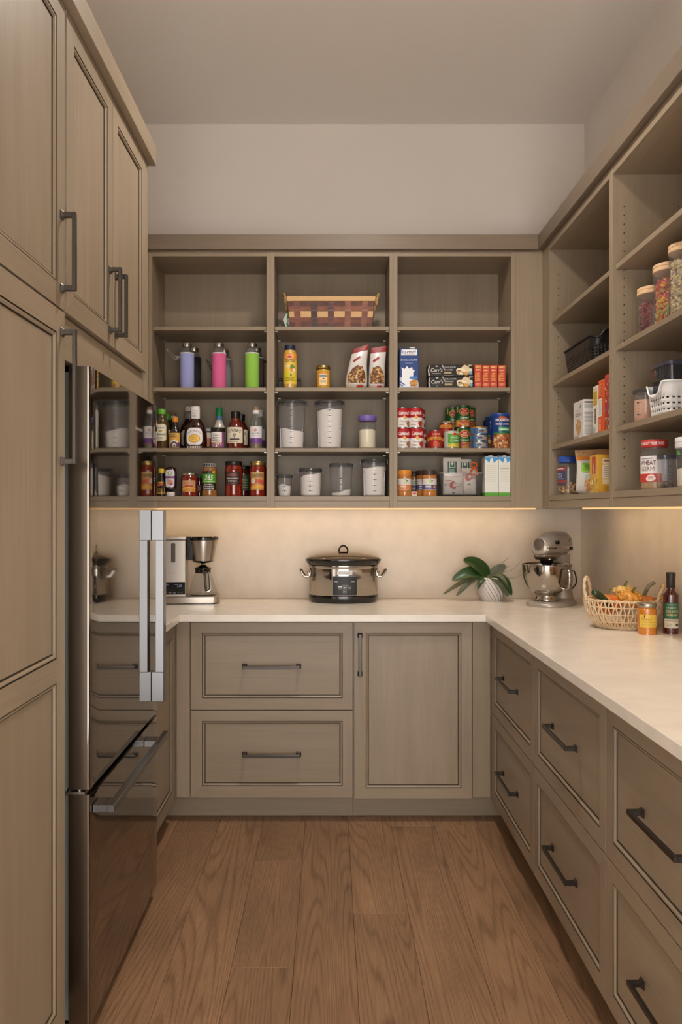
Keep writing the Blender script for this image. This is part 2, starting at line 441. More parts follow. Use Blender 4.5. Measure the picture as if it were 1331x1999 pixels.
# ---------------------------------------------------------------- room shell
YB, XR, XL, ZC = 4.125, 1.312, -1.30, 3.36          # back wall, right wall, left wall, ceiling
Y0 = -0.75                                           # the room opens to the hall behind the camera
struct(MB().box(XL-0.1, YB, 0, XR+0.1, YB+0.1, ZC, WALL).build('wall_back', smooth=0))
struct(MB().box(XR, Y0, 0, XR+0.1, YB, ZC, WALL).build('wall_right', smooth=0))
struct(MB().box(XL-0.1, Y0, 0, XL, YB, ZC, WALL).build('wall_left', smooth=0))
struct(MB().box(XL-0.1, Y0, ZC, XR+0.1, YB+0.1, ZC+0.1, CEIL).build('ceiling', smooth=0))
fl = struct(MB().box(XL-0.1, Y0, -0.06, XR+0.1, YB+0.1, -0.012, M('subfloor', '#3b2716', 0.9)).build('floor', smooth=0))
fw_ = struct(MB().box(XL, Y0-0.12, 0, -0.78, Y0, ZC, WALL).box(-0.78, Y0-0.12, 2.25, 1.0, Y0, ZC, WALL).box(1.0, Y0-0.12, 0, XR, Y0, ZC, WALL).build('unseen_wall_front', smooth=0))  # unseen wall, added so its door header cuts hall light on the upper cabinets
# oak planks, each a piece of the floor, with open joints
PW = 0.187; x_edges = [0.079+PW*k for k in range(-5, 5)]
joints = {-5: [1.9, 3.2], -4: [3.40, 1.5, -0.3], -3: [2.1], -2: [3.118, 2.387, 0.7], -1: [1.4], 0: [2.709, 1.0], 1: [3.459, 1.7], 2: [1.55], 3: [2.417, 0.5], 4: [1.2]}
for k in range(-5, 5):
    xa, xb = 0.079+PW*k, 0.079+PW*(k+1)
    ys = sorted([Y0, 3.66]+joints[k])
    for ya, yb in zip(ys[:-1], ys[1:]):
        g = 0.0004
        MB().box(xa+g, ya+g, -0.012, xb-g, yb-g, 0.0, OAKM).build('plank', fl, smooth=0, bevel=0.0007, loc=(xa+PW/2, (ya+yb)/2, 0))

# ---------------------------------------------------------------- cabinet helpers
def T_back(pl): return lambda u, v, d: (u, pl-d, v)
def T_right(pl): return lambda u, v, d: (pl-d, -u, v)
def T_left(pl): return lambda u, v, d: (pl+d, u, v)
WG = {'v': WZ}
def frame_front(parent, name, T, u0, u1, v0, v1, hor, grain, fw=(0.05, 0.05, 0.05, 0.05), th=0.02, splits=None):
    """framed door or drawer front: stiles, rails, moulded edge with dark glaze lines, and one inset panel per opening"""
    mb = MB(T); gu = WX if hor == 'x' else WY
    open_ = []
    rows = splits or [(v0, v1, fw)]
    for (a, b, f) in rows:
        l, r, bt, tp = f
        def ring(i, d, g=1): return [(u0+(l+i if g else i), a+(bt+i if g else i), d), (u1-(r+i if g else i), a+(bt+i if g else i), d), (u1-(r+i if g else i), b-(tp+i if g else i), d), (u0+(l+i if g else i), b-(tp+i if g else i), d)]
        rings = [(ring(0, -th, 0), None), (ring(0, 0, 0), WZ), (ring(0, 0), 'f'), (ring(0.0008, -0.004), GLAZE), (ring(0.0026, -0.004), GLAZE), (ring(0.0036, -0.001), 'f'),
                 (ring(0.0066, -0.0015), 'f'), (ring(0.0106, -0.0055), 'f'), (ring(0.0114, -0.0095), GLAZE), (ring(0.0134, -0.0095), GLAZE)]
        for (ra, _), (rb, m) in zip(rings[:-1], rings[1:]):
            for j in range(4):
                k = (j+1) % 4; mm = m
                if m == 'f': mm = gu if j in (0, 2) else WZ
                elif m is WZ: mm = WZ
                mb.add([ra[j], ra[k], rb[k], rb[j]], [(0, 1, 2, 3)], mm)
        i = 0.0132; open_.append((u0+l+i, u1-r-i, a+bt+i, b-tp-i))
    fr = mb.build(name, parent, smooth=0, world=True)
    for (a, b, c, d) in open_:
        pm = gu if grain == 'h' else WZ
        pb = MB(T); e = 0.0015
        pb.add([(a, c, -0.0095), (b, c, -0.0095), (b, d, -0.0095), (a, d, -0.0095), (a+e, c+e, -0.0078), (b-e, c+e, -0.0078), (b-e, d-e, -0.0078), (a+e, d-e, -0.0078)],
               [(0, 1, 5, 4), (1, 2, 6, 5), (2, 3, 7, 6), (3, 0, 4, 7), (4, 5, 6, 7)], pm)
        pb.build('panel', fr, smooth=0, world=True)
    return fr
def pull(parent, T, uc, vc, L, vert, mat, out=0.036):
    mb = MB(T); h = L/2; s = 0.0064
    def bx(a0, a1, b0, b1, d0, d1):
        if vert: mb.box(uc+b0, vc+a0, d0, uc+b1, vc+a1, d1, mat)
        else: mb.box(uc+a0, vc+b0, d0, uc+a1, vc+b1, d1, mat)
    bx(-h, h, -s, s, out-0.009, out)
    for sg in (-1, 1):
        c = sg*(h-s)
        bx(c-s, c+s, -s, s, 0.006, out-0.0085)
        f0, f1 = 0.0105, 0.006
        q = []
        for (f, d) in ((f0, 0.0), (f0, 0.0025), (f1, 0.0085)):
            q.append([(uc-f, vc+c-f, d), (uc+f, vc+c-f, d), (uc+f, vc+c+f, d), (uc-f, vc+c+f, d)] if vert else [(uc+c-f, vc-f, d), (uc+c+f, vc-f, d), (uc+c+f, vc+f, d), (uc+c-f, vc+f, d)])
        mb.loft(q, mat)
    return mb.build('handle', parent, smooth=0, world=True, bevel=0.0012)

# ---------------------------------------------------------------- tall pantry cupboard and cupboard above the fridge (left)
XF = -0.648
T = T_left(XF)
pn = thing('pantry_cabinet', 'tall taupe stained cupboard with a long upper and lower door beside the fridge', 'cabinet', (-0.97, 1.66, 0))
MB().box(XL+0.004, 1.36, 0.10, XF-0.022, 1.962, 2.60, WZ).build('body', pn, smooth=0, world=True)
MB().box(XL+0.004, 1.36, 0.002, XF-0.075, 1.962, 0.10, WY).build('toe_kick', pn, smooth=0, world=True)
d = frame_front(pn, 'door', T, 1.362, 1.953, 1.853, 2.598, 'y', 'v', fw=(0.057,)*4)
pull(d, T, 1.928, 1.99, 0.19, True, PEWTER)
f = 0.057
d = frame_front(pn, 'door', T, 1.362, 1.953, 0.112, 1.847, 'y', 'v', splits=[(0.112, 0.985, (f, f, f, 0.028)), (0.985, 1.847, (f, f, 0.028, f))])
pull(d, T, 1.930, 1.64, 0.325, True, PEWTER)

oc = thing('overfridge_cabinet', 'taupe stained two door cupboard above the steel fridge', 'cabinet', (-0.97, 2.4, 1.85))
MB().box(XL+0.004, 1.966, 1.80, XF-0.022, 2.825, 2.60, WZ).build('body', oc, smooth=0, world=True)
MB().box(XL+0.004, 2.827, 0.002, XF-0.001, 2.846, 2.60, WZ).build('end_panel', oc, smooth=0, world=True, bevel=0.001)
MB().box(XF-0.036, 1.966, 1.742, XF-0.014, 2.825, 1.848, WY).build('valance', oc, smooth=0, world=True, bevel=0.001)
for (a, b, hu) in ((1.968, 2.384, 2.350), (2.388, 2.806, 2.418)):
    d = frame_front(oc, 'door', T, a, b, 1.853, 2.598, 'y', 'v', fw=(0.055,)*4)
    pull(d, T, hu, 1.985, 0.19, True, PEWTER)
MB().box(XF-0.020, 2.808, 1.853, XF, 2.8265, 2.598, WZ).build('stile', oc, smooth=0, world=True)

# ---------------------------------------------------------------- fridge
XD = -0.610
fg = thing('refrigerator', 'dark stainless fridge with bottom freezer drawer between taupe cupboards', 'refrigerator', (-0.93, 2.43, 0))
MB().box(-1.27, 2.04, 0.03, -0.682, 2.812, 1.715, M('fridge_body', '#5b5a56', 0.5)).build('body', fg, smooth=0, world=True)
MB().box(-0.683, 2.047, 0.06, -0.664, 2.806, 1.72, GASKET).build('gasket', fg, smooth=0, world=True)
def fdoor(name, z0, z1):
    mb = MB(); r = 0.006; a, b = 2.03, 2.822; n = 5
    out = [(-0.664, a)]
    out += [(XD-r+r*math.sin(t*PI/2/n), a+r-r*math.cos(t*PI/2/n)) for t in range(n+1)]
    k = 10
    for i in range(1, k): out.append((XD+0.0006*math.sin(PI*i/k), a+r+(b-a-2*r)*i/k))
    out += [(XD-r+r*math.cos(t*PI/2/n), b-r+r*math.sin(t*PI/2/n)) for t in range(n+1)]
    out.append((-0.664, b))
    lo = [(x, y, z0) for x, y in out]; hi = [(x, y, z1) for x, y in out]
    N = len(out); vs = lo+hi; 
    mb.add(vs, [(i, i+1, N+i+1, N+i) for i in range(1, N-2)], STEEL)
    mb.add(vs, [(0, 1, N+1, N), (N-2, N-1, 2*N-1, 2*N-2)], STEEL2)
    mb.add(vs, [tuple(range(N-1, -1, -1)), tuple(range(N, 2*N)), (N-1, 0, N, 2*N-1)], STEEL2)
    return mb.build(name, fg, smooth=30, world=True)
dr = fdoor('door', 0.657, 1.732); fz = fdoor('freezer_drawer', 0.052, 0.643)
hb = MB().box(XD+0.0008, 2.73, 1.263, -0.5676, 2.77, 1.366, ALU).box(XD+0.0008, 2.73, 0.712, -0.5676, 2.77, 0.814, ALU).box(-0.597, 2.73, 0.813, -0.5676, 2.77, 1.264, ALU)
tag(hb.build('handle', dr, smooth=0, world=True, bevel=0.0015), 'satin aluminium bar handle')
hb = MB().box(-0.572, 2.05, 0.590, -0.553, 2.745, 0.610, ALU)
for y in (2.05, 2.62): hb.box(XD+0.0008, y, 0.590, -0.5715, y+0.055, 0.610, ALU)
tag(hb.build('handle', fz, smooth=0, world=True, bevel=0.0012), 'satin aluminium bar handle')
hg = MB().box(-0.70, 2.035, 0.640, -0.625, 2.11, 0.648, PIN).lathe([(0, 0.642), (0.008, 0.642), (0.008, 0.656), (0, 0.656)], PIN, 12, (-0.645, 2.06, 0)).lathe([(0, 0.642), (0.006, 0.642), (0.006, 0.654), (0, 0.654)], BLACK, 12, (-0.668, 2.05, 0))
hg.build('hinge', fg, world=True)
MB().box(-0.70, 2.05, 0.001, -0.66, 2.80, 0.05, BLACK).build('kick_grille', fg, smooth=0, world=True)
decal(dr, 'logo', [('t', 0, 0, 9, 'FISHER & PAYKEL', '#cfc8bf')], flat((XD+0.0008, 2.55, 1.62), (0, 1, 0), (0, 0, 1)))
for o in kids(dr):
    if o.name.startswith('logo'): o.location = -Vector((-0.93, 2.43, 0))

# ---------------------------------------------------------------- base cabinets
lb = thing('left_base_cabinet', 'narrow taupe base cupboard between fridge end panel and back corner', 'cabinet', (-0.97, 3.1, 0))
MB().box(XL+0.004, 2.85, 0.112, -0.692, 4.105, 0.882, WZ).build('body', lb, smooth=0, world=True)
frame_front(lb, 'door', T_left(-0.671), 2.86, 3.455, 0.114, 0.877, 'y', 'v', fw=(0.055,)*4)
MB().box(XL+0.004, 2.85, 0.002, -0.745, 4.105, 0.112, WY).build('toe_kick', lb, smooth=0, world=True)

YF = 3.485
TB = T_back(YF)
bd = thing('drawer_cabinet', 'wide two drawer taupe base cabinet on the back wall', 'cabinet', (-0.25, 3.8, 0))
MB().box(-0.69, YF+0.022, 0.112, 0.100, 4.105, 0.882, WX).build('body', bd, smooth=0, world=True)
MB().box(-0.744, 3.575, 0.002, 0.1015, 3.60, 0.1115, WX).build('toe_kick', bd, smooth=0, world=True)
MB().box(-0.670, YF, 0.114, -0.611, YF+0.0215, 0.880, WZ).build('filler', bd, smooth=0, world=True, bevel=0.001)
for (a, b) in ((0.497, 0.877), (0.114, 0.493)):
    d = frame_front(bd, 'drawer', TB, -0.608, 0.099, a, b, 'x', 'h', fw=(0.050, 0.044, 0.050, 0.045))
    pull(d, TB, -0.254, (a+b)/2, 0.248, False, GUN)
bo = thing('door_cabinet', 'single door taupe base cabinet right of the back drawers', 'cabinet', (0.4, 3.8, 0))
MB().box(0.1015, YF+0.022, 0.112, 0.722, 4.105, 0.882, WX).build('body', bo, smooth=0, world=True)
MB().box(0.103, 3.575, 0.002, 0.80, 3.60, 0.1115, WX).build('toe_kick', bo, smooth=0, world=True)
MB().box(0.622, YF, 0.114, 0.699, YF+0.0215, 0.880, WZ).build('filler', bo, smooth=0, world=True, bevel=0.001)
d = frame_front(bo, 'door', TB, 0.106, 0.6185, 0.110, 0.877, 'x', 'v', fw=(0.050, 0.046, 0.045, 0.045))
pull(d, TB, 0.131, 0.738, 0.180, True, GUN)

XP = 0.702
TR = T_right(XP)
names = ['taupe two drawer base cabinet in the right corner nearest the back wall', 'taupe two drawer base cabinet second along the right run', 'taupe two drawer base cabinet at the front of the right run']
for i, (a, b) in enumerate(((2.757, 3.478), (2.036, 2.753), (1.315, 2.032))):
    c = thing('drawer_cabinet', names[i], 'cabinet', (1.0, (a+b)/2, 0), group='drawer cabinets along the right run')
    MB().box(XP+0.022, a-0.001, 0.112, XR-0.006, b+(0.62 if i == 0 else 0.001), 0.882, WY).build('body', c, smooth=0, world=True)
    MB().box(0.80, a-0.002, 0.002, 0.82, b+(0.10 if i == 0 else 0.002)-0.001, 0.1115, WY).build('toe_kick', c, smooth=0, world=True)
    for (z0, z1) in ((0.491, 0.877), (0.114, 0.487)):
        d = frame_front(c, 'drawer', TR, -b+0.001+(0.022 if i == 0 else 0), -a-0.001, z0, z1, 'y', 'h', fw=(0.046, 0.046, 0.048, 0.046))
        pull(d, TR, -(a+b)/2+(0.03 if i < 2 else 0.0)*0+(0.01 if i == 0 else 0), (z0+z1)/2+0.004, 0.25, False, GUN)
    if i == 0: MB().box(XP+0.001, b-0.021, 0.114, XP+0.021, b+0.006, 0.880, WZ).build('filler', c, smooth=0, world=True)

# worktop: one U of quartz
wt = MB(); z0, z1 = 0.8835, 0.914
ol = [(XL+0.002, 2.85), (-0.648, 2.85), (-0.648, 3.46), (0.674, 3.46), (0.674, 1.30), (XR-0.004, 1.30), (XR-0.004, YB-0.003), (XL+0.002, YB-0.003)]
n = len(ol)
wt.add([(x, y, z0) for x, y in ol]+[(x, y, z1) for x, y in ol], [tuple(range(n-1, -1, -1)), tuple(range(n, 2*n))]+[(i, (i+1) % n, (i+1) % n+n, i+n) for i in range(n)], STONE)
o = wt.build('worktop', smooth=0, bevel=0.002, seg=2, loc=(0, 3.3, 0.884))
tag(o, 'U shaped cream quartz worktop running around three walls', 'worktop')
o = MB().box(XL+0.002, 4.110, 0.9145, 1.290, YB-0.001, 1.374, SPLASH).build('backsplash', smooth=0, loc=(0, 4.117, 0.9145)); tag(o, 'cream quartz backsplash slab on the back wall behind the slow cooker', 'backsplash')
o = MB().box(1.2905, 1.30, 0.9145, XR-0.001, YB-0.001, 1.374, SPLASH).build('backsplash', smooth=0, loc=(1.30, 2.7, 0.9145)); tag(o, 'cream quartz backsplash slab on the right wall behind the wicker basket', 'backsplash')

# ---------------------------------------------------------------- open wall cabinets
S1, S2, S3, S4 = 2.244, 1.953, 1.664, 1.4337
ZU0, ZU1 = 1.378, 2.596
def pin_holes(parent, T, u, zs):
    mb = MB()
    for z in zs:
        c = T(u, z); mb.v += []
        r = 0.0028; base = len(mb.v)
        pts = []
        for j in range(6):
            a = 2*PI*j/6; pts.append(T(u+r*math.cos(a), z+r*math.sin(a)))
        mb.add(pts, [tuple(range(6))], HOLE)
    o = mb.build('pin_holes', parent, smooth=0, world=True); o['kind'] = 'stuff'; return o
def open_unit_back(label, x0, x1):
    t = thing('open_wall_cabinet', label, 'shelving', ((x0+x1)/2, 3.95, ZU0), group='open wall cabinets on the back wall')
    ya, yb, th = 3.800, 4.108, 0.019
    for xa in (x0, x1-th):
        MB().box(xa, ya, ZU0, xa+th, yb, ZU1, WZ).build('side_panel', t, smooth=0, world=True, bevel=0.0008)
    MB().box(x0+th, ya+0.001, 2.575, x1-th, yb, ZU1, WX).build('top_panel', t, smooth=0, world=True)
    MB().box(x0+th, ya+0.001, S4-0.022, x1-th, yb, S4, WX).build('bottom_panel', t, smooth=0, world=True, bevel=0.0008)
    MB().box(x0+th, ya+0.003, ZU0, x1-th, ya+0.022, S4-0.0225, WX).build('light_rail', t, smooth=0, world=True, bevel=0.0008)
    MB().box(x0+th, 4.093, S4, x1-th, yb, 2.575, WZ).build('back_panel', t, smooth=0, world=True)
    for z in (S1, S2, S3):
        s = MB().box(x0+th+0.0015, 3.814, z-0.018, x1-th-0.0015, 4.092, z, WX).build('shelf', t, smooth=0, world=True, bevel=0.0008)
        for px in (x0+th, x1-th):
            for py in (3.84, 4.05):
                sg = 1 if px == x0+th else -1
                p = MB().box(min(px, px+sg*0.014), py-0.004, z-0.0225, max(px, px+sg*0.014), py+0.004, z-0.0182, PIN).build('shelf_pin', s, smooth=0, world=True)
    for px, sg in ((x0+th, 1), (x1-th, -1)):
        for py in (3.84, 4.05):
            pin_holes(t, lambda u, z, px=px, sg=sg: (px+sg*0.0006, u, z), py, [S4+0.10+0.032*k for k in range(33)])
    return t
open_unit_back('open taupe wall cabinet holding sauces and water bottles beside the fridge', -0.864, -0.283)
open_unit_back('open taupe wall cabinet with woven basket and flour containers, middle of the back wall', -0.283, 0.302)
open_unit_back('open taupe wall cabinet holding cans and cartons next to the corner', 0.302, 0.881)
MB_f = thing('corner_filler', 'plain taupe corner panel between back and right wall cabinets', 'panel', (0.94, 3.8, ZU0))
MB().box(0.8815, 3.800, ZU0, 1.0285, 3.819, ZU1, WZ).box(1.0095, 3.695, ZU0, 1.0285, 3.800, ZU1, WZ).build('board', MB_f, smooth=0, world=True, bevel=0.0008)
fl2 = thing('left_filler', 'plain taupe panel hidden between fridge cupboard and first open wall cabinet', 'panel', (-1.0, 3.8, ZU0))
MB().box(XL+0.002, 3.800, ZU0, -0.8645, 3.819, ZU1, WZ).build('board', fl2, smooth=0, world=True)

def open_unit_right(label, y0, y1):
    t = thing('open_wall_cabinet', label, 'shelving', (1.15, (y0+y1)/2, ZU0), group='open wall cabinets on the right wall')
    xa, xb, th = 1.008, 1.309, 0.017
    for a in (y0, y1-th):
        MB().box(xa, a, ZU0, xb, a+th, ZU1, WZ).build('side_panel', t, smooth=0, world=True, bevel=0.0008)
    MB().box(xa+0.001, y0+th, 2.565, xb, y1-th, ZU1, WY).build('top_panel', t, smooth=0, world=True)
    MB().box(xa+0.001, y0+th, S4-0.022, xb, y1-th, S4, WY).build('bottom_panel', t, smooth=0, world=True, bevel=0.0008)
    MB().box(xa+0.003, y0+th, ZU0, xa+0.022, y1-th, S4-0.0225, WY).build('light_rail', t, smooth=0, world=True, bevel=0.0008)
    MB().box(1.296, y0+th, S4, xb, y1-th, 2.565, WZ).build('back_panel', t, smooth=0, world=True)
    for z in (S1, S2, S3):
        s = MB().box(1.020, y0+th+0.0015, z-0.019, 1.2955, y1-th-0.0015, z, WY).build('shelf', t, smooth=0, world=True, bevel=0.0008)
        for py in (y0+th, y1-th):
            for px in (1.050, 1.245):
                sg = 1 if py == y0+th else -1
                MB().box(px-0.004, min(py, py+sg*0.012), z-0.0235, px+0.004, max(py, py+sg*0.012), z-0.0192, PIN).build('shelf_pin', s, smooth=0, world=True)
    for py, sg in ((y0+th, 1), (y1-th, -1)):
        for px in (1.050, 1.245):
            pin_holes(t, lambda u, z, py=py, sg=sg: (u, py+sg*0.0006, z), px, [S4+0.09+0.032*k for k in range(30)])
    return t
open_unit_right('open taupe wall cabinet on the right wall with black basket, next to the corner', 2.871, 3.692)
open_unit_right('open taupe wall cabinet on the right wall with wood lidded canisters', 2.050, 2.871)
open_unit_right('empty open taupe wall cabinet at the front end of the right wall', 1.229, 2.050)
# crown boards
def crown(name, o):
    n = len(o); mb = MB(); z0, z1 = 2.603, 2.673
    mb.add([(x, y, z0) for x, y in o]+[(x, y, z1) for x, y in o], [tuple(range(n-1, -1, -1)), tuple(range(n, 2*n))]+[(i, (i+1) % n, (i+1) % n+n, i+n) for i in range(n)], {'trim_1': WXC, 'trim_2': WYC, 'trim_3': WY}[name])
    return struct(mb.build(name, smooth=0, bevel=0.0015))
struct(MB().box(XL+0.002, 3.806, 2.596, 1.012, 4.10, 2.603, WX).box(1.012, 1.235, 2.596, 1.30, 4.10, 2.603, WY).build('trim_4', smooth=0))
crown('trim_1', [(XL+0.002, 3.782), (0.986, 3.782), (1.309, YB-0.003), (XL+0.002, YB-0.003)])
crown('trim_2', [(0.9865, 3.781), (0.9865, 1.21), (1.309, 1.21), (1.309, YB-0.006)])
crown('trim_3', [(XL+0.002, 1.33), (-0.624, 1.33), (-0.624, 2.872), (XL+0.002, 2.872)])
# light bars
LEDM = M('led_diffuser', '#ffc98a', 0.4, emit=0.62)
for (nm, a, b) in (('slim lit bar under the back wall cabinets', (-0.98, 3.955, 1.3715), (1.02, 3.975, 1.379)), ('slim lit bar under the right wall cabinets', (1.140, 1.30, 1.3715), (1.160, 3.62, 1.379))):
    t = thing('light_bar', nm, 'light', tuple((a[i]+b[i])/2 for i in range(3)))
    MB().box(a[0], a[1], b[2], b[0], b[1], 1.4110, ALU).build('housing', t, smooth=0, world=True)
    MB().box(a[0]+0.002, a[1]+0.002, a[2], b[0]-0.002, b[1]-0.002, b[2]-0.0002, LEDM).build('diffuser', t, smooth=0, world=True)
# ---------------------------------------------------------------- things on the back shelves (sizes in mm)
CLEAR = GLASS('clear_glass', '#f4f5f4', 0.05); CLEARP = GLASS('clear_plastic', '#f6f6f8', 0.06, 0.05); SMOKE = GLASS('smoky_plastic', '#a9a8a8', 0.10, 0.08)
FLOUR = M('flour', '#e9e2da', 0.9, bump=0.2, bscale=90); CREAM = M('cream_grain', '#e9dfc6', 0.85, var=0.06, vscale=500)
def SAUCE(n, c): return M('sauce_'+n, c, 0.12, coat=1.0, var=0.25, vscale=60)
TOM = SAUCE('tomato', '#79200f'); BBQ = SAUCE('barbecue', '#2c0b06'); BBR = SAUCE('red_barbecue', '#5e1a0c'); SOY = SAUCE('soy', '#1a0d08'); TAN = SAUCE('tan', '#8f5f33'); PBM = SAUCE('peanut', '#b8763b')
GOLD = M('gold_lid', '#b59a63', 0.3, 0.9); SILVER = M('silver_lid', '#b7b0a2', 0.28, 0.95); BLK = M('black_lid', '#17130f', 0.35); TIN = M('tin', '#c3c1bd', 0.25, 1.0)
def PL(c, r=0.4): return M('plastic_'+c.lstrip('#'), c, r)
def CLOTH(c): return M('sleeve_'+c.lstrip('#'), c, 0.85, bump=0.25, bscale=900)
def place(px, D, sh): return (W(px, D), D, sh)

# water bottles
def water_bottle(label, px, D, col, strap, front=True, h=221):
    k = h/221.0; r = 35
    glass = [(0, 3), (31, 2), (33, 6), (33, 168*k), (31, 180*k), (24, 195*k), (20, 203*k), (20, 207*k)]
    t = vessel('water_bottle', label, 'bottle', place(px, D, S2), [
        ('glass_body', glass, CLEAR), ('sleeve', [(0, 0), (33.5, 0), (34.5, 3), (34.5, 168*k), (33.5, 170*k), (33.4, 168*k)], CLOTH(col)),
        ('cap', [(0, 203*k), (22.5, 203*k), (23, 205*k), (23, h-1), (22, h), (0, h)], PIN), ('hem', crv([(33.6, 168*k), (35.1, 170*k), (35.1, 173*k), (33.4, 174*k)], 2), CLOTH('#d9d4d6' if col != '#14100f' else '#1c1716'))], group='water bottles on the third shelf')
    if strap:
        sx, zz, c = strap
        mb = MB(); pts = crv([(sx*0.034, 0.005, 0.160*k), (sx*0.050, 0.0, 0.156*k), (sx*0.066, -0.004, 0.166*k), (sx*0.080, 0.0, 0.180*k), (sx*0.094, 0.002, 0.192*k), (sx*0.098, 0.004, 0.186*k), (sx*0.078, 0.006, 0.160*k), (sx*0.058, 0.008, 0.148*k), (sx*0.036, 0.010, 0.158*k)], 3)
        pts = [(a*0.62 if zz < 0 else a, b, c_+zz) for a, b, c_ in pts]
        rings = []
        for p in pts: rings.append([(p[0], p[1]-0.006, p[2]+0.003), (p[0], p[1]+0.006, p[2]-0.003), (p[0]+0.001, p[1]+0.006, p[2]-0.004), (p[0]+0.001, p[1]-0.006, p[2]+0.002)])
        mb.loft(rings, CLOTH(c)).build('strap', t)
    return t
water_bottle('glass water bottle in lavender sleeve with pale strap hanging off its side', 365, 3.870, '#9499c8', (-1, 0.0, '#b9b8b2'))
water_bottle('glass water bottle in pink sleeve', 427.5, 3.870, '#cf5c8b', (-1, -0.05, '#4d4440'))
water_bottle('glass water bottle in lime green sleeve', 492, 3.870, '#8abb46', None)
water_bottle('glass water bottle in black sleeve behind the lavender bottle', 378.5, 3.985, '#14100f', None)
water_bottle('glass water bottle in grey sleeve behind the pink bottle', 437.5, 3.985, '#77787e', None, h=212)
water_bottle('glass water bottle in mauve sleeve behind the lime green bottle', 501, 3.985, '#6e5a57', (1, 0.0, '#5e2f31'))

# croutons bottle with black tins behind, mustard jar
P = [(0, 0), (31, 0), (33, 4), (33, 150), (33, 168), (31, 176), (27, 183), (26, 186)]
vessel('croutons_bottle', 'tall yellow labelled croutons bottle with navy cap', 'bottle', place(566, 3.868, S2), [
    ('body', P, M('croutons_fill', '#caa14a', 0.3, coat=1.0, var=0.3, vscale=120)), ('cap', [(0, 184), (25, 184), (26.5, 187), (26.5, 206), (25, 211), (0, 211)], PL('#1c2138', 0.5))],
    [('label', 22, [('r', -60, 0, 60, 140, '#e9c24b'), ('r', -60, 118, 60, 146, '#e8963a'), ('e', 0, 130, 17, 9, '#f1dfc0'), ('e', 0, 129, 14, 6, '#c0392b'), ('t', 0, 105, 13, 'CROUTONS', '#26304f', {'w': 52, 'bold': .02}), ('r', -30, 12, 30, 62, '#d8c62c'), ('l', -24, 78, 2, 98, 3, '#f4e7b9'),
      ('b', 17, 70, 15, 16, '#d98a2b'), ('b', 12, 82, 11, 9, '#5f8f3a'), ('b', 22, 64, 9, 10, '#e9d9b0'), ('r', 3, 36, 9, 52, '#3a2f2b'), ('p', [(-2, 55), (16, 50), (22, 44), (8, 48)], '#e9dcc6'), ('l', -24, 14, 24, 32, 3, '#8d7d1f')], P)])
for px, lb in ((551, 'low black tin peeking out left behind the croutons bottle'), (579.5, 'low black tin peeking out right behind the croutons bottle')):
    MBt = thing('storage_tin', lb, 'tin', place(px, 3.96, S2))
    MB().box(-0.0185, -0.03, 0, 0.0185, 0.03, 0.052, PL('#15120f')).build('body', MBt, bevel=0.002, smooth=0)
    MB().box(-0.0195, -0.031, 0.0525, 0.0195, 0.031, 0.064, PL('#1e1a16')).build('lid', MBt, bevel=0.002, smooth=0)
P = [(0, 0), (30, 0), (33, 3), (33, 84), (31, 90), (28, 94)]
vessel('mustard_jar', 'small jar of mustard with gold lid between croutons and nut bags', 'jar', place(631, 3.868, S2), [
    ('glass_body', P, M('mustard', '#c69a3a', 0.15, coat=1.0)), ('lid', [(0, 95), (32, 95), (34, 97), (34, 108), (31, 112), (0, 112)], GOLD)],
    [('label', 12, [('r', -34, 0, 34, 66, '#d98d2b'), ('rr', -20, 4, 20, 58, 4, '#efd9a8'), ('r', -22, 42, 22, 53, '#8d98a5'), ('w', 0, 44.5, 6.5, 38, '#38485e'), ('b', 1, 34, 6, 3.5, '#a85f22'), ('l', -14, 12, 14, 28, 4, '#b39a6a')], P)])

# pouches
def pouch(name, label, cat, loc, secs, mat, rot=0, group=None, n=16, sub=1, slant=0.0):
    """secs: (z, centre x, half width, half depth) in mm"""
    t = thing(name, label, cat, loc, rot, group); rings = []; zt = secs[-1][0]
    def sl(x, z): return z+slant*x*(z/zt)**2
    for (z, xc, hw, hd) in secs:
        rings.append([((xc+hw*math.copysign(abs(math.cos(2*PI*j/n))**0.8, math.cos(2*PI*j/n)))/1000, hd*math.sin(2*PI*j/n)/1000, sl(hw*math.cos(2*PI*j/n), z)/1000) for j in range(n)])
    MB().loft(rings, mat).build('bag', t, smooth=60, sub=sub)
    def surf(u, v, off):
        for (a, b) in zip(secs[:-1], secs[1:]):
            if a[0] <= v <= b[0] or (a is secs[-2]):
                f = min(1, max(0, (v-a[0])/(b[0]-a[0]))); z, xc, hw, hd = [p+(q-p)*f for p, q in zip(a, b)]; break
        x = u*hw/secs[1][2]; q = max(0.0, 1-(x/hw)**2)
        return ((xc+x)/1000, -(hd*(q**0.5)*0.97+off+0.6)/1000, sl(x, v)/1000)
    surf.curved = True; surf.vstep = 12.0
    return t, surf
NUTS = ['#9b6a38', '#b98a50', '#7a4c25', '#d2ab72', '#5e3819']
BAGM = M('foil_bag', '#d5cdc8', 0.28, bump=0.5, bscale=40, coat=0.4)
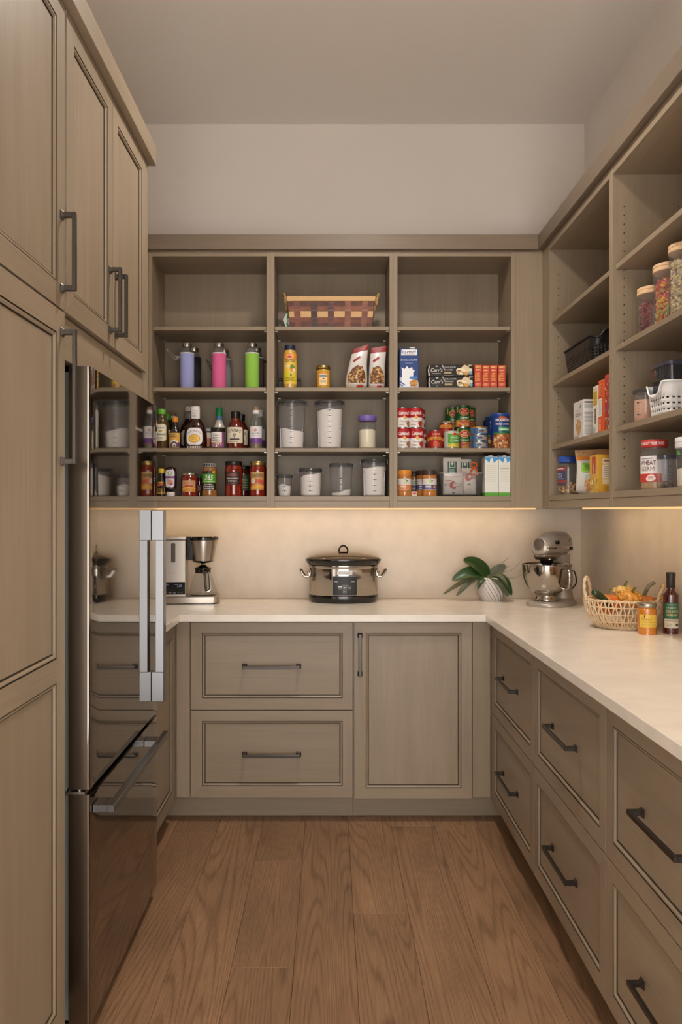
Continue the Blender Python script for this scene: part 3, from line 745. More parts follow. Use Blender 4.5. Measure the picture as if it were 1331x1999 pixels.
for i, (px, D, lean, hw, h, lab, tw, sn) in enumerate(((695.5, 3.862, 22, 54, 206, 'bag of nuts with red top on the left, leaning right', 0.72, 0.34), (735, 3.880, 10, 41, 208, 'bag of nuts with red top beside the cabinet partition', 0.95, 0.16))):
    secs = [(0, -2, hw*.98, 26), (16, 0, hw, 32), (60, 1, hw*.98, 34), (110, lean*.25, hw*(.4+.6*tw), 28), (160, lean*.6, hw*(.2+.8*tw), 17), (190, lean*.9, hw*tw, 7), (h, lean*1.1, hw*tw, 1.6)]
    t, sf = pouch('nut_bag', lab, 'bag', place(px, D, S2), secs, BAGM, group='bags of nuts', slant=sn)
    decal(t, 'label', [('r', -hw*.97, 178, hw*.97, h-1, '#8f1f22'), ('r', -hw*.9, 2, hw*.5, 20, '#b8aa9c'), ('r', 0, 3, hw*.6, 15, '#a52a2a'), ('p', [(-hw*.75, 25), (hw*.75, 25), (hw*.78, 70), (hw*.5, 100), (0, 112), (-hw*.5, 98), (-hw*.8, 66)], '#6b4523'),
        ('s', -hw*.72, 27, hw*.72, 72, 90, 6.5, NUTS, 3+i), ('s', -hw*.5, 70, hw*.5, 100, 40, 6, NUTS, 5+i), ('p', [(-hw*.62, 140), (hw*.1, 158), (hw*.2, 146), (-hw*.5, 128)], '#8a2326'), ('t', -hw*.2, 139, 8, '', '#e8ddd4')], sf, base=0.5)

# basket of splints
def splint_basket():
    cx, cy, D0, D1 = W(646, 3.9), 0, 3.835, 4.045
    t = thing('woven_basket', 'brown woven splint basket with tan rim on the top shelf', 'basket', (cx, 3.94, S1))
    w0, w1, hh, dp0, dp1 = 0.196, 0.209, 0.150, 0.098, 0.105
    BR = [M('splint_brown_'+str(i), c, 0.45, var=0.35, vscale=25) for i, c in enumerate(('#54291d', '#6e3824', '#40201a', '#7c4630'))]
    TN = M('splint_tan', '#c9a06c', 0.5, var=0.12, vscale=40, aniso=(3, 3, 30))
    rnd = random.Random(4)
    def face(side):
        wA, wB = (w0, w1) if side in (0, 2) else (dp0, dp1)
        dA, dB = (dp0, dp1) if side in (0, 2) else (w0, w1)
        def pt(u, z, off):
            f = z/hh; x = u*(wA+(wB-wA)*f); d = dA+(dB-dA)*f+off
            return {0: (x, -d, z), 1: (d, x, z), 2: (-x, d, z), 3: (-d, -x, z)}[side]
        return pt
    rows = [(0.003, 0.026), (0.027, 0.050), (0.051, 0.080), (0.081, 0.103), (0.104, 0.128)]
    nv = {0: 5, 1: 3, 2: 5, 3: 3}
    for side in range(4):
        pt = face(side); N = nv[side]; cs = [-1+2*(i+0.5)/N for i in range(N)]; hwv = 0.072 if N == 5 else 0.11
        for ri, (za, zb) in enumerate(rows):
            mb = MB(); m = TN if ri == 2 else BR[(ri+side) % 4]; K = N*8; rings = []
            for i in range(K+1):
                u = -1+2*i/K; off = (0.0013 if ri % 2 == 0 else -0.0013)*math.cos(PI*N*(u+1)/2*1.0+PI)*(1 if ri != 2 else 1)
                if ri == 2: off = -0.0022
                rings.append([pt(u, za, off), pt(u, zb, off), pt(u, zb, off-0.0018), pt(u, za, off-0.0018)])
            mb.loft(rings, m).build('splint', t, smooth=50)
        for i, c in enumerate(cs):
            mb = MB(); rings = []; m = BR[rnd.randrange(4)]
            for k in range(25):
                z = 0.002+0.128*k/24; ri = 0
                off = 0.0012 if (0.046 < z < 0.085) else 0.0012*math.cos(PI*(z-0.0145)/0.0245)
                off += 0.0022
                rings.append([pt(c-hwv, z, off), pt(c+hwv, z, off), pt(c+hwv, z, off-0.0018), pt(c-hwv, z, off-0.0018)])
            mb.loft(rings, m).build('splint', t, smooth=50)
        # tan rim board
        mb = MB(); e = 0.005
        mb.loft([[pt(u, 0.126, e), pt(u, 0.150, e), pt(u, 0.150, -0.004), pt(u, 0.126, -0.004)] for u in (-1.02, 1.02)], TN)
        mb.build('rim', t, smooth=0, bevel=0.001)
    MB().box(-w0+.004, -dp0+.004, 0.0005, w0-.004, dp0-.004, 0.004, BR[2]).build('bottom', t, smooth=0)
    ROPE = M('twine', '#b4925c', 0.9, bump=0.8, bscale=300)
    for sg in (-1, 1):
        mb = MB(); base = crv([(sg*(w1+0.010), -0.06, 0.120), (sg*(w1+0.014), -0.055, 0.150), (sg*(w1+0.022), -0.03, 0.178), (sg*(w1+0.024), 0, 0.184), (sg*(w1+0.022), 0.03, 0.178), (sg*(w1+0.014), 0.055, 0.150), (sg*(w1+0.010), 0.06, 0.120)], 6)
        for ph in (0, PI):
            mb.tube([(p[0]+0.004*math.cos(i*0.9+ph), p[1], p[2]+0.004*math.sin(i*0.9+ph)) for i, p in enumerate(base)], 0.0045, ROPE, 6)
        mb.build('handle', t)
    tg = thing('hanging_ornament', 'flat white and green patterned ornament on a tie beside the brown basket', 'ornament', (W(558.5, 3.87), 3.87, S1))
    MB().prism([(-0.016, 0.045), (0, 0.008), (0.018, 0.004), (0.016, 0.09), (0.0, 0.075)], -0.002, 0.002, M('ornament_white', '#b9bcb6', 0.6)).build('body', tg, smooth=0)
    decal(tg, 'label', [('s', 4, 8, 15, 84, 34, 4.5, ['#3f8a4a', '#6fb06a', '#2f6a3a'], 4)], flat((0, -0.002, 0), (1, 0, 0), (0, 0, 1)))
    MB().tube([(0.012, 0, 0.085), (0.016, 0.004, 0.115), (0.018, 0.01, 0.14)], 0.001, M('thread_green', '#4f7a4f', 0.8), 6).build('tie', tg)
splint_basket()

# milk carton, crackers, red boxes
def carton(name, label, cat, loc, w, d, h, mat, ops, rot=0, group=None, side_ops=None, top=None, side='right'):
    t = thing(name, label, cat, loc, rot, group)
    MB().box(-w/2000, -d/2000, 0, w/2000, d/2000, h/1000, mat).build('body', t, smooth=0, bevel=0.0012)
    if ops: decal(t, 'label', ops, flat((0, -d/2000, 0), (1, 0, 0), (0, 0, 1)), base=0.15)
    if side_ops:
        sf = flat((w/2000, 0, 0), (0, 1, 0), (0, 0, 1)) if side == 'right' else flat((-w/2000, 0, 0), (0, -1, 0), (0, 0, 1))
        decal(t, 'side_label', side_ops, sf, base=0.15)
    if top: decal(t, 'top_label', top, flat((0, 0, h/1000), (1, 0, 0), (0, 1, 0)), base=0.15)
    return t
t = carton('milk_carton', 'tall blue milk carton with white cap', 'carton', place(797, 3.872, S2), 91, 70, 192, PL('#22417f', 0.35), [
    ('r', -45, 1, 45, 8, '#e6e4e2'), ('p', [(-38, 158), (38, 158), (38, 186), (-36, 186)], '#f2f0ee'), ('t', 0, 167, 15, 'Lactaid', '#263c78', {'w': 66, 'shear': .2, 'bold': .02}), ('r', -28, 161, 28, 163, '#c05a50'),
    ('t', 0, 132, 8, '2% Reduced Fat Milk', '#e6ecf6', {'w': 80}), ('t', 0, 119, 4, 'Lactose Free', '#cfd8ea', {'w': 34}),
    ('p', [(-45, 1), (45, 1), (45, 30), (20, 44), (-20, 48), (-45, 54)], '#bcc6dd'), ('p', [(-36, 12), (-34, 90), (-38, 100), (-22, 92), (-10, 106), (0, 94), (14, 102), (18, 88), (28, 84), (20, 76), (18, 20), (4, 8), (-22, 6)], '#eceef2'),
    ('p', [(-45, 16), (-30, 8), (-28, 12), (-45, 22)], '#3d5a94'), ('p', [(-45, 30), (-20, 12), (-17, 16), (-45, 38)], '#3d5a94'), ('b', 24, 24, 21, 17, '#c58a45'), ('s', 8, 12, 40, 36, 12, 4.5, ['#6b3f1e', '#e0b070'], 2), ('rr', 2, 44, 40, 56, 5, '#3f7fbf')],
    side_ops=[('l', -28, 20, 28, 120, 14, '#c9d2e8')])
MB().lathe([(0, 0.1922), (0.0145, 0.1922), (0.0145, 0.199), (0.013, 0.2), (0, 0.2)], PL('#e8e6e3'), 20, (0.018, -0.012, 0)).build('cap', t)
def crackers(label, z, px):
    return carton('cracker_box', label, 'box', (W(px, 3.864), 3.864, z), 217, 66, 55.5, PL('#1d1a19', 0.35), [
        ('p', [(-104, 2), (-108, 27), (-102, 52), (-98, 53), (-103, 27), (-97, 2)], '#b9b2a8'), ('p', [(-42, 55), (-36, 40), (-28, 30), (-26, 33), (-33, 44), (-36, 55)], '#b9b2a8'),
        ('t', -66, 22, 17, "Carr's", '#e9e4dc', {'w': 56, 'shear': .15}), ('p', [(-71, 46), (-61, 46), (-59, 52), (-63, 49), (-66, 53), (-69, 49), (-73, 52)], '#d9d2c6'), ('r', -86, 14, -46, 15.5, '#b5aea4'), ('t', -66, 9, 4, '1831', '#b5aea4', {}),
        ('t', -2, 40, 7, 'TABLE WATER', '#d9d2c8', {'w': 56}), ('t', -9, 28, 7, 'CRACKERS', '#d9d2c8', {'w': 42}), ('r', -30, 13, 6, 22, '#b49c6d'), ('l', -30, 3, 18, 7, 1, '#8d867c'),
        ('b', 72, 31, 21, 22, '#e3c9a3'), ('b', 50, 23, 24, 18, '#efe0be'), ('s', 36, 14, 62, 32, 16, 5, ['#7f9a44', '#d9b765', '#b5562e', '#f0e3c9'], 7), ('b', 74, 14, 13, 9, '#cf9a4e'),
        ('p', [(86, 46), (108, 55), (86, 55)], '#cdbf9f'), ('rr', 88, 8, 103, 22, 3, '#7fa6ba'), ('e', 96, 30, 8, 8, '#ddd8cc')], group='black cracker boxes')
crackers('black cracker box lying underneath another one', S2, 878)
crackers('black cracker box lying on top of another one', S2+0.0562, 877)
for i, px in enumerate((930.5, 945.6, 960.3, 976)):
    h = 111 if i else 113
    carton('snack_box', ['red snack box touching the black crackers', 'second red snack box from the black crackers', 'third red snack box from the black crackers', 'last red snack box, farthest from the black crackers'][i], 'box', place(px, 3.872+0.004*(i % 2), S2), 36.2 if i != 2 else 35, 80, h, PL('#c1442f', 0.4), [
        ('r', -15, h-16, 15, h-4, '#d98a45'), ('l', -12, h-14, 12, h-6, 2, '#f0d0a0'), ('r', -12, h-30, 12, h-21, '#e07a50'), ('l', -12, h-29, 12, h-22, 2, '#f2cfae'), ('r', -15, 32, -11, 66, '#e8a052'), ('l', -9, 34, 12, 76, 5, '#e9a25c'), ('r', -15, 12, 15, 24, '#d86a4a'), ('l', -12, 12, 12, 23, 2, '#efb98f'), ('l', -12, 2, 12, 9, 1, '#e9a070')], group='red snack boxes',
        top=[('r', -16, -36, 16, 36, '#cf5a2f')])

# ---------------------------------------------------------------- sauces row (second shelf from below)
def bottle(name, label, px, D, sh, parts, labels, cat='bottle', group=None, sy=1.0, rot=0):
    return vessel(name, label, cat, place(px, D, sh), parts, labels, group, rot, sy)
BG = 'bottles on the sauce shelf'
P = [(0, 0), (29, 0), (31.5, 3), (31.5, 118), (30, 130), (22, 148), (17, 156), (15.5, 166), (15.5, 170)]
bottle('sauce_bottle', 'marinade bottle with lime cap and cream label, nearest the fridge on sauce shelf', 316, 3.868, S3, [('glass_body', P, M('marinade', '#4f3a1c', 0.12, coat=1.0, var=0.4, vscale=20)), ('cap', [(0, 167), (18, 167), (18.5, 169), (18.5, 190), (17, 193), (0, 193)], PL('#6fb53a'))],
    [('label', 36, [('rr', -29, 0, 29, 82, 12, '#c8b98a'), ('rr', -26, 3, 26, 79, 10, '#e5dfcd'), ('w', 0, 60, 6, 34, '#4a4436'), ('e', 0, 48, 8, 6, '#c9a24a'), ('r', -25, 27, 25, 37, '#b9c0a6'), ('t', 0, 28.5, 8, 'Marinade', '#5a2f22', {'w': 44, 'shear': .2}), ('l', -16, 8, 16, 20, 3, '#a39c88')], P)], group=BG)
P = [(0, 0), (27, 0), (29, 3), (29, 118), (17, 148), (15, 160)]
bottle('sauce_bottle', 'green capped bottle half hidden behind the lime capped marinade bottle', 326, 3.965, S3, [('glass_body', P, SOY), ('cap', [(0, 150), (20, 150), (21, 154), (19, 178), (15, 184), (0, 184)], PL('#4f9a36'))], [('label', 30, [('r', -30, 0, 30, 70, '#d5cbb4')], P)], group=BG)
P = [(0, 0), (27, 0), (29, 3), (29, 122), (24, 140), (15.5, 156), (14.5, 168), (14.5, 178)]
bottle('sauce_bottle', 'dark bottle with brown cap and white collar behind the orange capped bottle', 338, 4.035, S3, [('glass_body', P, SOY), ('collar', [(15.3, 160), (16.8, 161), (16.8, 178), (15.3, 179)], PL('#d5cfc6')), ('cap', [(0, 178), (17, 178), (17, 191), (15, 193), (0, 193)], M('cork_cap', '#8a6a4a', 0.6))], [('label', 26, [('r', -30, 0, 30, 74, '#c9bfa9')], P)], group=BG)
P = [(0, 0), (28, 0), (30, 3), (30, 70), (28, 80), (18, 100), (13.5, 112), (12.5, 130)]
bottle('sauce_bottle', 'small dark sauce bottle with orange cap and yellow label', 342, 3.866, S3, [('glass_body', P, SOY), ('cap', [(0, 129), (13.5, 129), (14, 131), (14, 150), (12, 154), (0, 154)], PL('#d98a2a'))],
    [('label', 4, [('r', -32, 0, 32, 71, '#d9a64a'), ('p', [(-28, 2), (-26, 20), (-16, 33), (0, 38), (16, 33), (26, 20), (28, 2)], '#e6e0da'), ('p', [(-24, 2), (-21, 18), (-10, 28), (0, 31), (10, 28), (21, 18), (24, 2)], '#5f4a55'), ('e', 0, 12, 8, 10, '#e2d5c8'), ('b', 1, 9, 5, 6, '#4a2f33'), ('w', -3, 49, 9, 40, '#7f3f1f'), ('l', -22, 60, 22, 67, 2, '#8a6a2f'), ('r', 18, 2, 32, 26, '#6a3f66')], P)], group=BG)
P = crv([(0, 0), (44, 0), (47, 6), (48, 50), (46, 90), (38, 120), (26, 142), (19, 156), (17.5, 170)], 2)
NW = [('collar', [(18, 158), (20.5, 160), (20, 198), (17, 200)], PL('#e2dcd8')), ('cap', [(0, 199), (18.5, 199), (18.5, 212), (17, 214), (0, 214)], PL('#dedad8'))]
bottle('barbecue_sauce_bottle', 'dark barbecue sauce bottle standing behind the one with the yellow oval', 369, 3.985, S3, [('glass_body', [(r, z) for r, z in P], BBQ), ('collar', [(18, 158), (19.5, 160), (19.5, 190), (17, 194)], M('film', '#7d7570', 0.3)), ('cap', [(0, 196), (19, 196), (19, 216), (17, 219), (0, 219)], PL('#d6c3bb'))],
    [('label', 22, [('rr', -38, 0, 38, 80, 16, '#cfc8c2'), ('e', 0, 40, 26, 20, '#b9ab84')], P)], group=BG, sy=0.62)
P = crv([(0, 0), (52, 0), (55, 6), (56, 50), (53, 84), (44, 112), (30, 134), (21, 147), (18.5, 160)], 2)
bottle('barbecue_sauce_bottle', 'big round barbecue sauce bottle with yellow oval on white label', 381.5, 3.872, S3, [('glass_body', P, BBQ), ('collar', [(19.5, 143), (22, 146), (21.5, 196), (19, 199)], PL('#e2dcd8')), ('cap', [(0, 199), (21, 199), (21.5, 203), (20, 205), (0, 205)], PL('#dedad8'))],
    [('label', 18, [('rr', -42, 0, 42, 82, 22, '#e4dfdd'), ('t', 0, 63, 8.5, "SWEET BABY RAY'S", '#4a4a52', {'arc': 46, 'w': 76}), ('e', 0, 30, 29, 20, '#a87a1f'), ('e', 0, 30, 27, 18, '#e6ad2f'), ('e', 0, 30, 23, 14.5, '#f0c453'), ('t', 0, 33, 6, 'BARBECUE', '#8a5a16', {'w': 32}), ('t', 0, 22, 8, 'SAUCE', '#8a5a16', {'w': 30})], P),
     ('lower_label', 2, [('r', -38+q*8.5, 0, -33+q*8.5, 10, '#cfc8c4') for q in range(9)], P),
     ('collar_label', 150, [('t', 0, 30, 6, 'GLUTEN', '#6a5f60', {'w': 26}), ('t', 0, 18, 6, 'FREE', '#6a5f60', {'w': 18}), ('l', -13, 4, 13, 13, 2, '#8f8586')], [(22, 0), (22, 200)])], group=BG, sy=0.66)
P = [(0, 0), (27, 0), (29, 3), (29, 82), (27, 92), (25, 96)]
bottle('relish_jar', 'jar with white lid and orange label tucked behind the big barbecue bottle', 405.5, 3.99, S3, [('glass_body', P, SAUCE('relish', '#5f3a28')), ('lid', [(0, 97), (28, 97), (28, 108), (26, 110), (0, 110)], PL('#cfd6dc'))], [('label', 20, [('r', -30, 0, 30, 68, '#b9714a'), ('r', -30, 40, 30, 68, '#cfc4b4')], P)], cat='jar')
P = crv([(0, 0), (32, 0), (35, 4), (35, 60), (33, 92), (24, 122), (17, 138), (15.5, 150)], 2)
bottle('dressing_bottle', 'creamy dressing bottle with green cap and blue band', 428, 3.945, S3, [('glass_body', P, M('dressing', '#d3c9ba', 0.15, coat=1.0)), ('band', [(16, 148), (18, 149), (17.5, 166), (15.5, 167)], PL('#5a83ac')), ('cap', [(0, 166), (17.5, 166), (16.5, 206), (15, 209), (0, 209)], PL('#1f8a4f'))], [('label', 16, [('r', -34, 0, 34, 70, '#9fb9c9'), ('r', -34, 0, 34, 22, '#5f9a55')], P)], group=BG)
P = [(0, 0), (31, 0), (33, 3), (33, 78), (31, 82)]
bottle('spice_jar', 'short jar with black lid and purple label in front of the dressing bottle', 425.5, 3.858, S3, [('glass_body', P, M('jam_fill', '#6b4a44', 0.2, coat=1.0)), ('lid', [(0, 81), (33, 81), (34.5, 83), (34.5, 98), (33, 100), (0, 100)], BLK)],
    [('label', 6, [('r', -40, 0, 40, 72, '#e0d8d4'), ('r', 24, 0, 40, 72, '#7a4068'), ('r', -40, 0, 40, 22, '#8a5474'), ('w', -5, 54, 6, 26, '#4a4048'), ('w', -4, 40, 8, 36, '#33292f'), ('w', -4, 29, 8, 36, '#33292f'), ('b', -2, 19, 16, 7, '#c99a7c'), ('s', -28, 2, 22, 18, 18, 4, ['#d8b8a8', '#a06a88', '#efe4dc'], 4)], P)], cat='jar')
def stubbs(label, px, D):
    P = crv([(0, 0), (38, 0), (40.5, 4), (41, 30), (41, 88), (38, 108), (28, 128), (20, 140), (19, 150)], 2)
    return bottle('barbecue_sauce_bottle', label, px, D, S3, [('glass_body', P, BBR), ('cap', crv([(0, 149), (20, 149), (21.5, 152), (20, 166), (22.5, 172), (22.5, 178), (20, 180), (0, 180)], 1), BLK)],
        [('label', 26, [('r', -46, 0, 46, 76, '#d8ceb6'), ('t', 0, 54, 13, "STUBB'S", '#3a332b', {'w': 60, 'bold': .02, 'arc': 70}), ('b', 0, 38, 9, 10, '#8d8676'), ('r', -4, 20, 4, 32, '#8d8676'), ('r', -24, 15, 24, 22, '#3f382f'), ('l', -30, 3, 30, 11, 2, '#8a806c')], P)], group=BG)
stubbs('red barbecue sauce bottle with black cap and cream label, in front', 459.5, 3.868)
stubbs('red barbecue sauce bottle with black cap hidden behind its twin', 470, 3.985)
P = crv([(0, 0), (29, 0), (31.5, 4), (31, 20), (31, 88), (31.5, 116), (27, 144), (17, 164), (14.5, 172)], 2)
def vinegar(label, px, D, cap):
    return bottle('vinegar_bottle', label, px, D, S3, [('glass_body', P, CLEAR), ('contents', [(0, 2), (28, 2), (29, 6), (29, 36), (0, 36)], M('vinegar', '#7a744a', 0.15)), ('collar', [(15.5, 168), (17, 170), (17, 185), (15, 186)], PL('#e4dfda')), ('cap', [(0, 186), (16, 186), (16, 200), (15, 202), (0, 202)], cap)],
        [('label', 18, [('r', -40, 0, 40, 88, '#dcd7d6'), ('r', -40, 0, 40, 32, '#6b3f86'), ('b', 0, 70, 8, 7, '#c58a86'), ('w', 0, 50, 7, 38, '#5a5258'), ('l', -18, 40, 18, 46, 1, '#9a94a6'), ('r', -30, 2, 30, 6, '#8d6a2f')], P)], group=BG)
vinegar('clear vinegar bottle with brown cap and purple banded label', 499.5, 3.862, M('cork_cap', '#8a6a4a', 0.6))
vinegar('clear vinegar bottle with white cap behind the brown capped one', 506.5, 3.985, PL('#e2dedb'))
P = [(0, 0), (27, 0), (29, 3), (29, 108), (18, 140), (14, 160)]
bottle('sauce_bottle', 'clear bottle with cream label half hidden by the fridge top', 297, 3.90, S3, [('glass_body', P, CLEAR), ('cap', [(0, 160), (15, 160), (15, 178), (0, 178)], PL('#9a9188'))], [('label', 24, [('r', -30, 0, 30, 70, '#bdb5a8'), ('b', 8, 30, 10, 12, '#7a8a6a')], P)], group=BG)

# ---------------------------------------------------------------- lowest shelf, sauces
JG = 'jars on the lowest shelf by the fridge'
P = crv([(0, 0), (24, 0), (26, 4), (24, 40), (18, 80), (14, 92), (13, 112)], 2)
bottle('seasoning_bottle', 'dark seasoning bottle with yellow cap and yellow label', 315, 3.858, S4, [('glass_body', P, SOY), ('cap', [(0, 112), (14, 112), (14, 132), (13, 134), (0, 134)], PL('#d8b52e'))],
    [('label', 14, [('p', [(-25, 0), (25, 0), (17, 56), (-17, 56)], '#d9a52e'), ('p', [(-19, 34), (16, 40), (16, 52), (-17, 46)], '#b0522a'), ('l', -18, 6, 18, 26, 4, '#8a6a22')], P)], group=BG)
P = crv([(0, 0), (24, 2), (27, 8), (28, 40), (30, 90), (30, 120), (26, 134), (14, 142), (0, 143)], 2)
bottle('squeeze_bottle', 'dark jelly squeeze bottle standing upside down on white cap', 333, 3.862, S4, [('body', [(r, z+0) for r, z in [(0, 22)]+[(a, b) for a, b in P if b > 22]], SAUCE('jelly', '#2a1020')), ('cap', [(0, 0), (20, 0), (21, 2), (21, 20), (18, 22), (0, 22)], PL('#e8e2dc'))],
    [('label', 40, [('rr', -24, 4, 24, 88, 10, '#ddd6dc'), ('e', 0, 72, 11, 10, '#7fae6a'), ('e', 0, 72, 7, 6, '#d5e0cc'), ('r', -24, 47, 24, 58, '#7a4a80'), ('b', 2, 26, 14, 12, '#d2926a'), ('b', 8, 20, 7, 6, '#8a4f7a'), ('l', -18, 36, 18, 44, 2, '#8a8088')], P)], sy=0.72)
def pasta_jar(name, label, px, D, r, h, lid, fill, ops, lz, neck=0.86):
    P = crv([(0, 0), (r*.94, 0), (r, 4), (r, h*.2), (r*.985, h*.45), (r, h*.72), (r*.97, h*.8), (r*neck, h*.88), (r*neck, h*.9)], 2)
    return bottle(name, label, px, D, S4, [('glass_body', P, fill), ('lid', [(0, h*.885), (r*neck*1.06, h*.885), (r*neck*1.1, h*.9), (r*neck*1.1, h*.985), (r*neck*1.04, h), (0, h)], lid)], [('label', lz, ops, P)] if ops else [], cat='jar', group=JG)
pasta_jar('pasta_sauce_jar', 'short jar of red pasta sauce with silver lid', 369.5, 3.862, 39, 114, SILVER, TOM, [('r', -32, 0, 40, 55, '#c98a3f'), ('r', -32, 22, 40, 55, '#c99a72'), ('t', 4, 38, 10, 'CLASSICO', '#b0512e', {'w': 56}), ('b', 6, 26, 22, 8, '#b0402a'), ('p', [(-32, 8), (0, 18), (40, 12), (40, 18), (0, 24), (-32, 15)], '#e0b04a')], 22)
pasta_jar('salsa_jar', 'red salsa jar with green lid behind the short pasta sauce jar', 389, 3.985, 30, 106, PL('#1f5a33'), SAUCE('salsa', '#4a160f'), [('r', -40, 10, 40, 50, '#5a2320'), ('e', 0, 30, 12, 12, '#9a5a50')], 10)
pasta_jar('cooking_sauce_jar', 'jar of tan sauce with checked lid and black and green label', 409, 3.864, 37, 159, M('check_lid', '#8f8a84', 0.4), TAN, [('r', -44, 0, 44, 92, '#1c1c18'), ('r', -44, 34, 44, 78, '#4f8f2e'), ('t', 2, 48, 24, '365', '#e6ebe0', {'w': 44, 'shear': .25}), ('l', -30, 38, 34, 45, 1, '#b9d39a'), ('r', 18, 80, 36, 92, '#c99a2e'), ('w', 0, 24, 6, 44, '#cfc8bc'), ('w', 0, 14, 7, 60, '#e2dcd0'), ('t', 0, 4, 7, 'SAUCE', '#e2dcd0', {'w': 56, 'bold': .02})], 30)
t_ = [o for o in bpy.data.objects if o.name.startswith('cooking_sauce_jar')][0]
decal(t_, 'lid_checks', [('r', -34+q*11.5, 0, -28+q*11.5, 11, '#1a1714') for q in range(6)], cyl([(35.0, 0), (35.0, 200)]), z0=145)
pasta_jar('pasta_sauce_jar', 'large jar of red pasta sauce with black lid and dark label', 456, 3.868, 43, 170, BLK, TOM, [('r', -44, 0, 44, 64, '#3a1f1a'), ('l', -30, 42, 30, 58, 3, '#8d5a48'), ('w', 0, 27, 7, 64, '#d8cfc6'), ('w', 0, 15, 7, 46, '#d8cfc6'), ('l', -28, 3, 28, 10, 2, '#7a4a3c')], 55)
pasta_jar('pasta_sauce_jar', 'dark jar with black lid half hidden behind the large red jar', 475, 3.985, 36, 155, BLK, SAUCE('dark_tomato', '#4a130d'), [('r', -40, 0, 40, 80, '#3f4a30'), ('l', -30, 10, 30, 60, 4, '#8a8a60')], 30)
pasta_jar('pasta_sauce_jar', 'tall jar of red pasta sauce with gold lid beside the partition', 503, 3.866, 40, 169, GOLD, TOM, [('r', -36, 0, 36, 84, '#b98d52'), ('t', 0, 62, 14, 'CLASSICO', '#2e3a2a', {'w': 64, 'bold': .02}), ('p', [(-36, 14), (-8, 34), (36, 24), (36, 44), (0, 52), (-36, 34)], '#c0523a'), ('p', [(-36, 2), (36, 6), (36, 20), (0, 24), (-36, 12)], '#d8a03a'), ('e', -22, 42, 12, 12, '#dcd6c2'), ('l', -28, 38, -16, 46, 3, '#6a7a5a'), ('r', -36, 78, 36, 84, '#c9a86a')], 32)

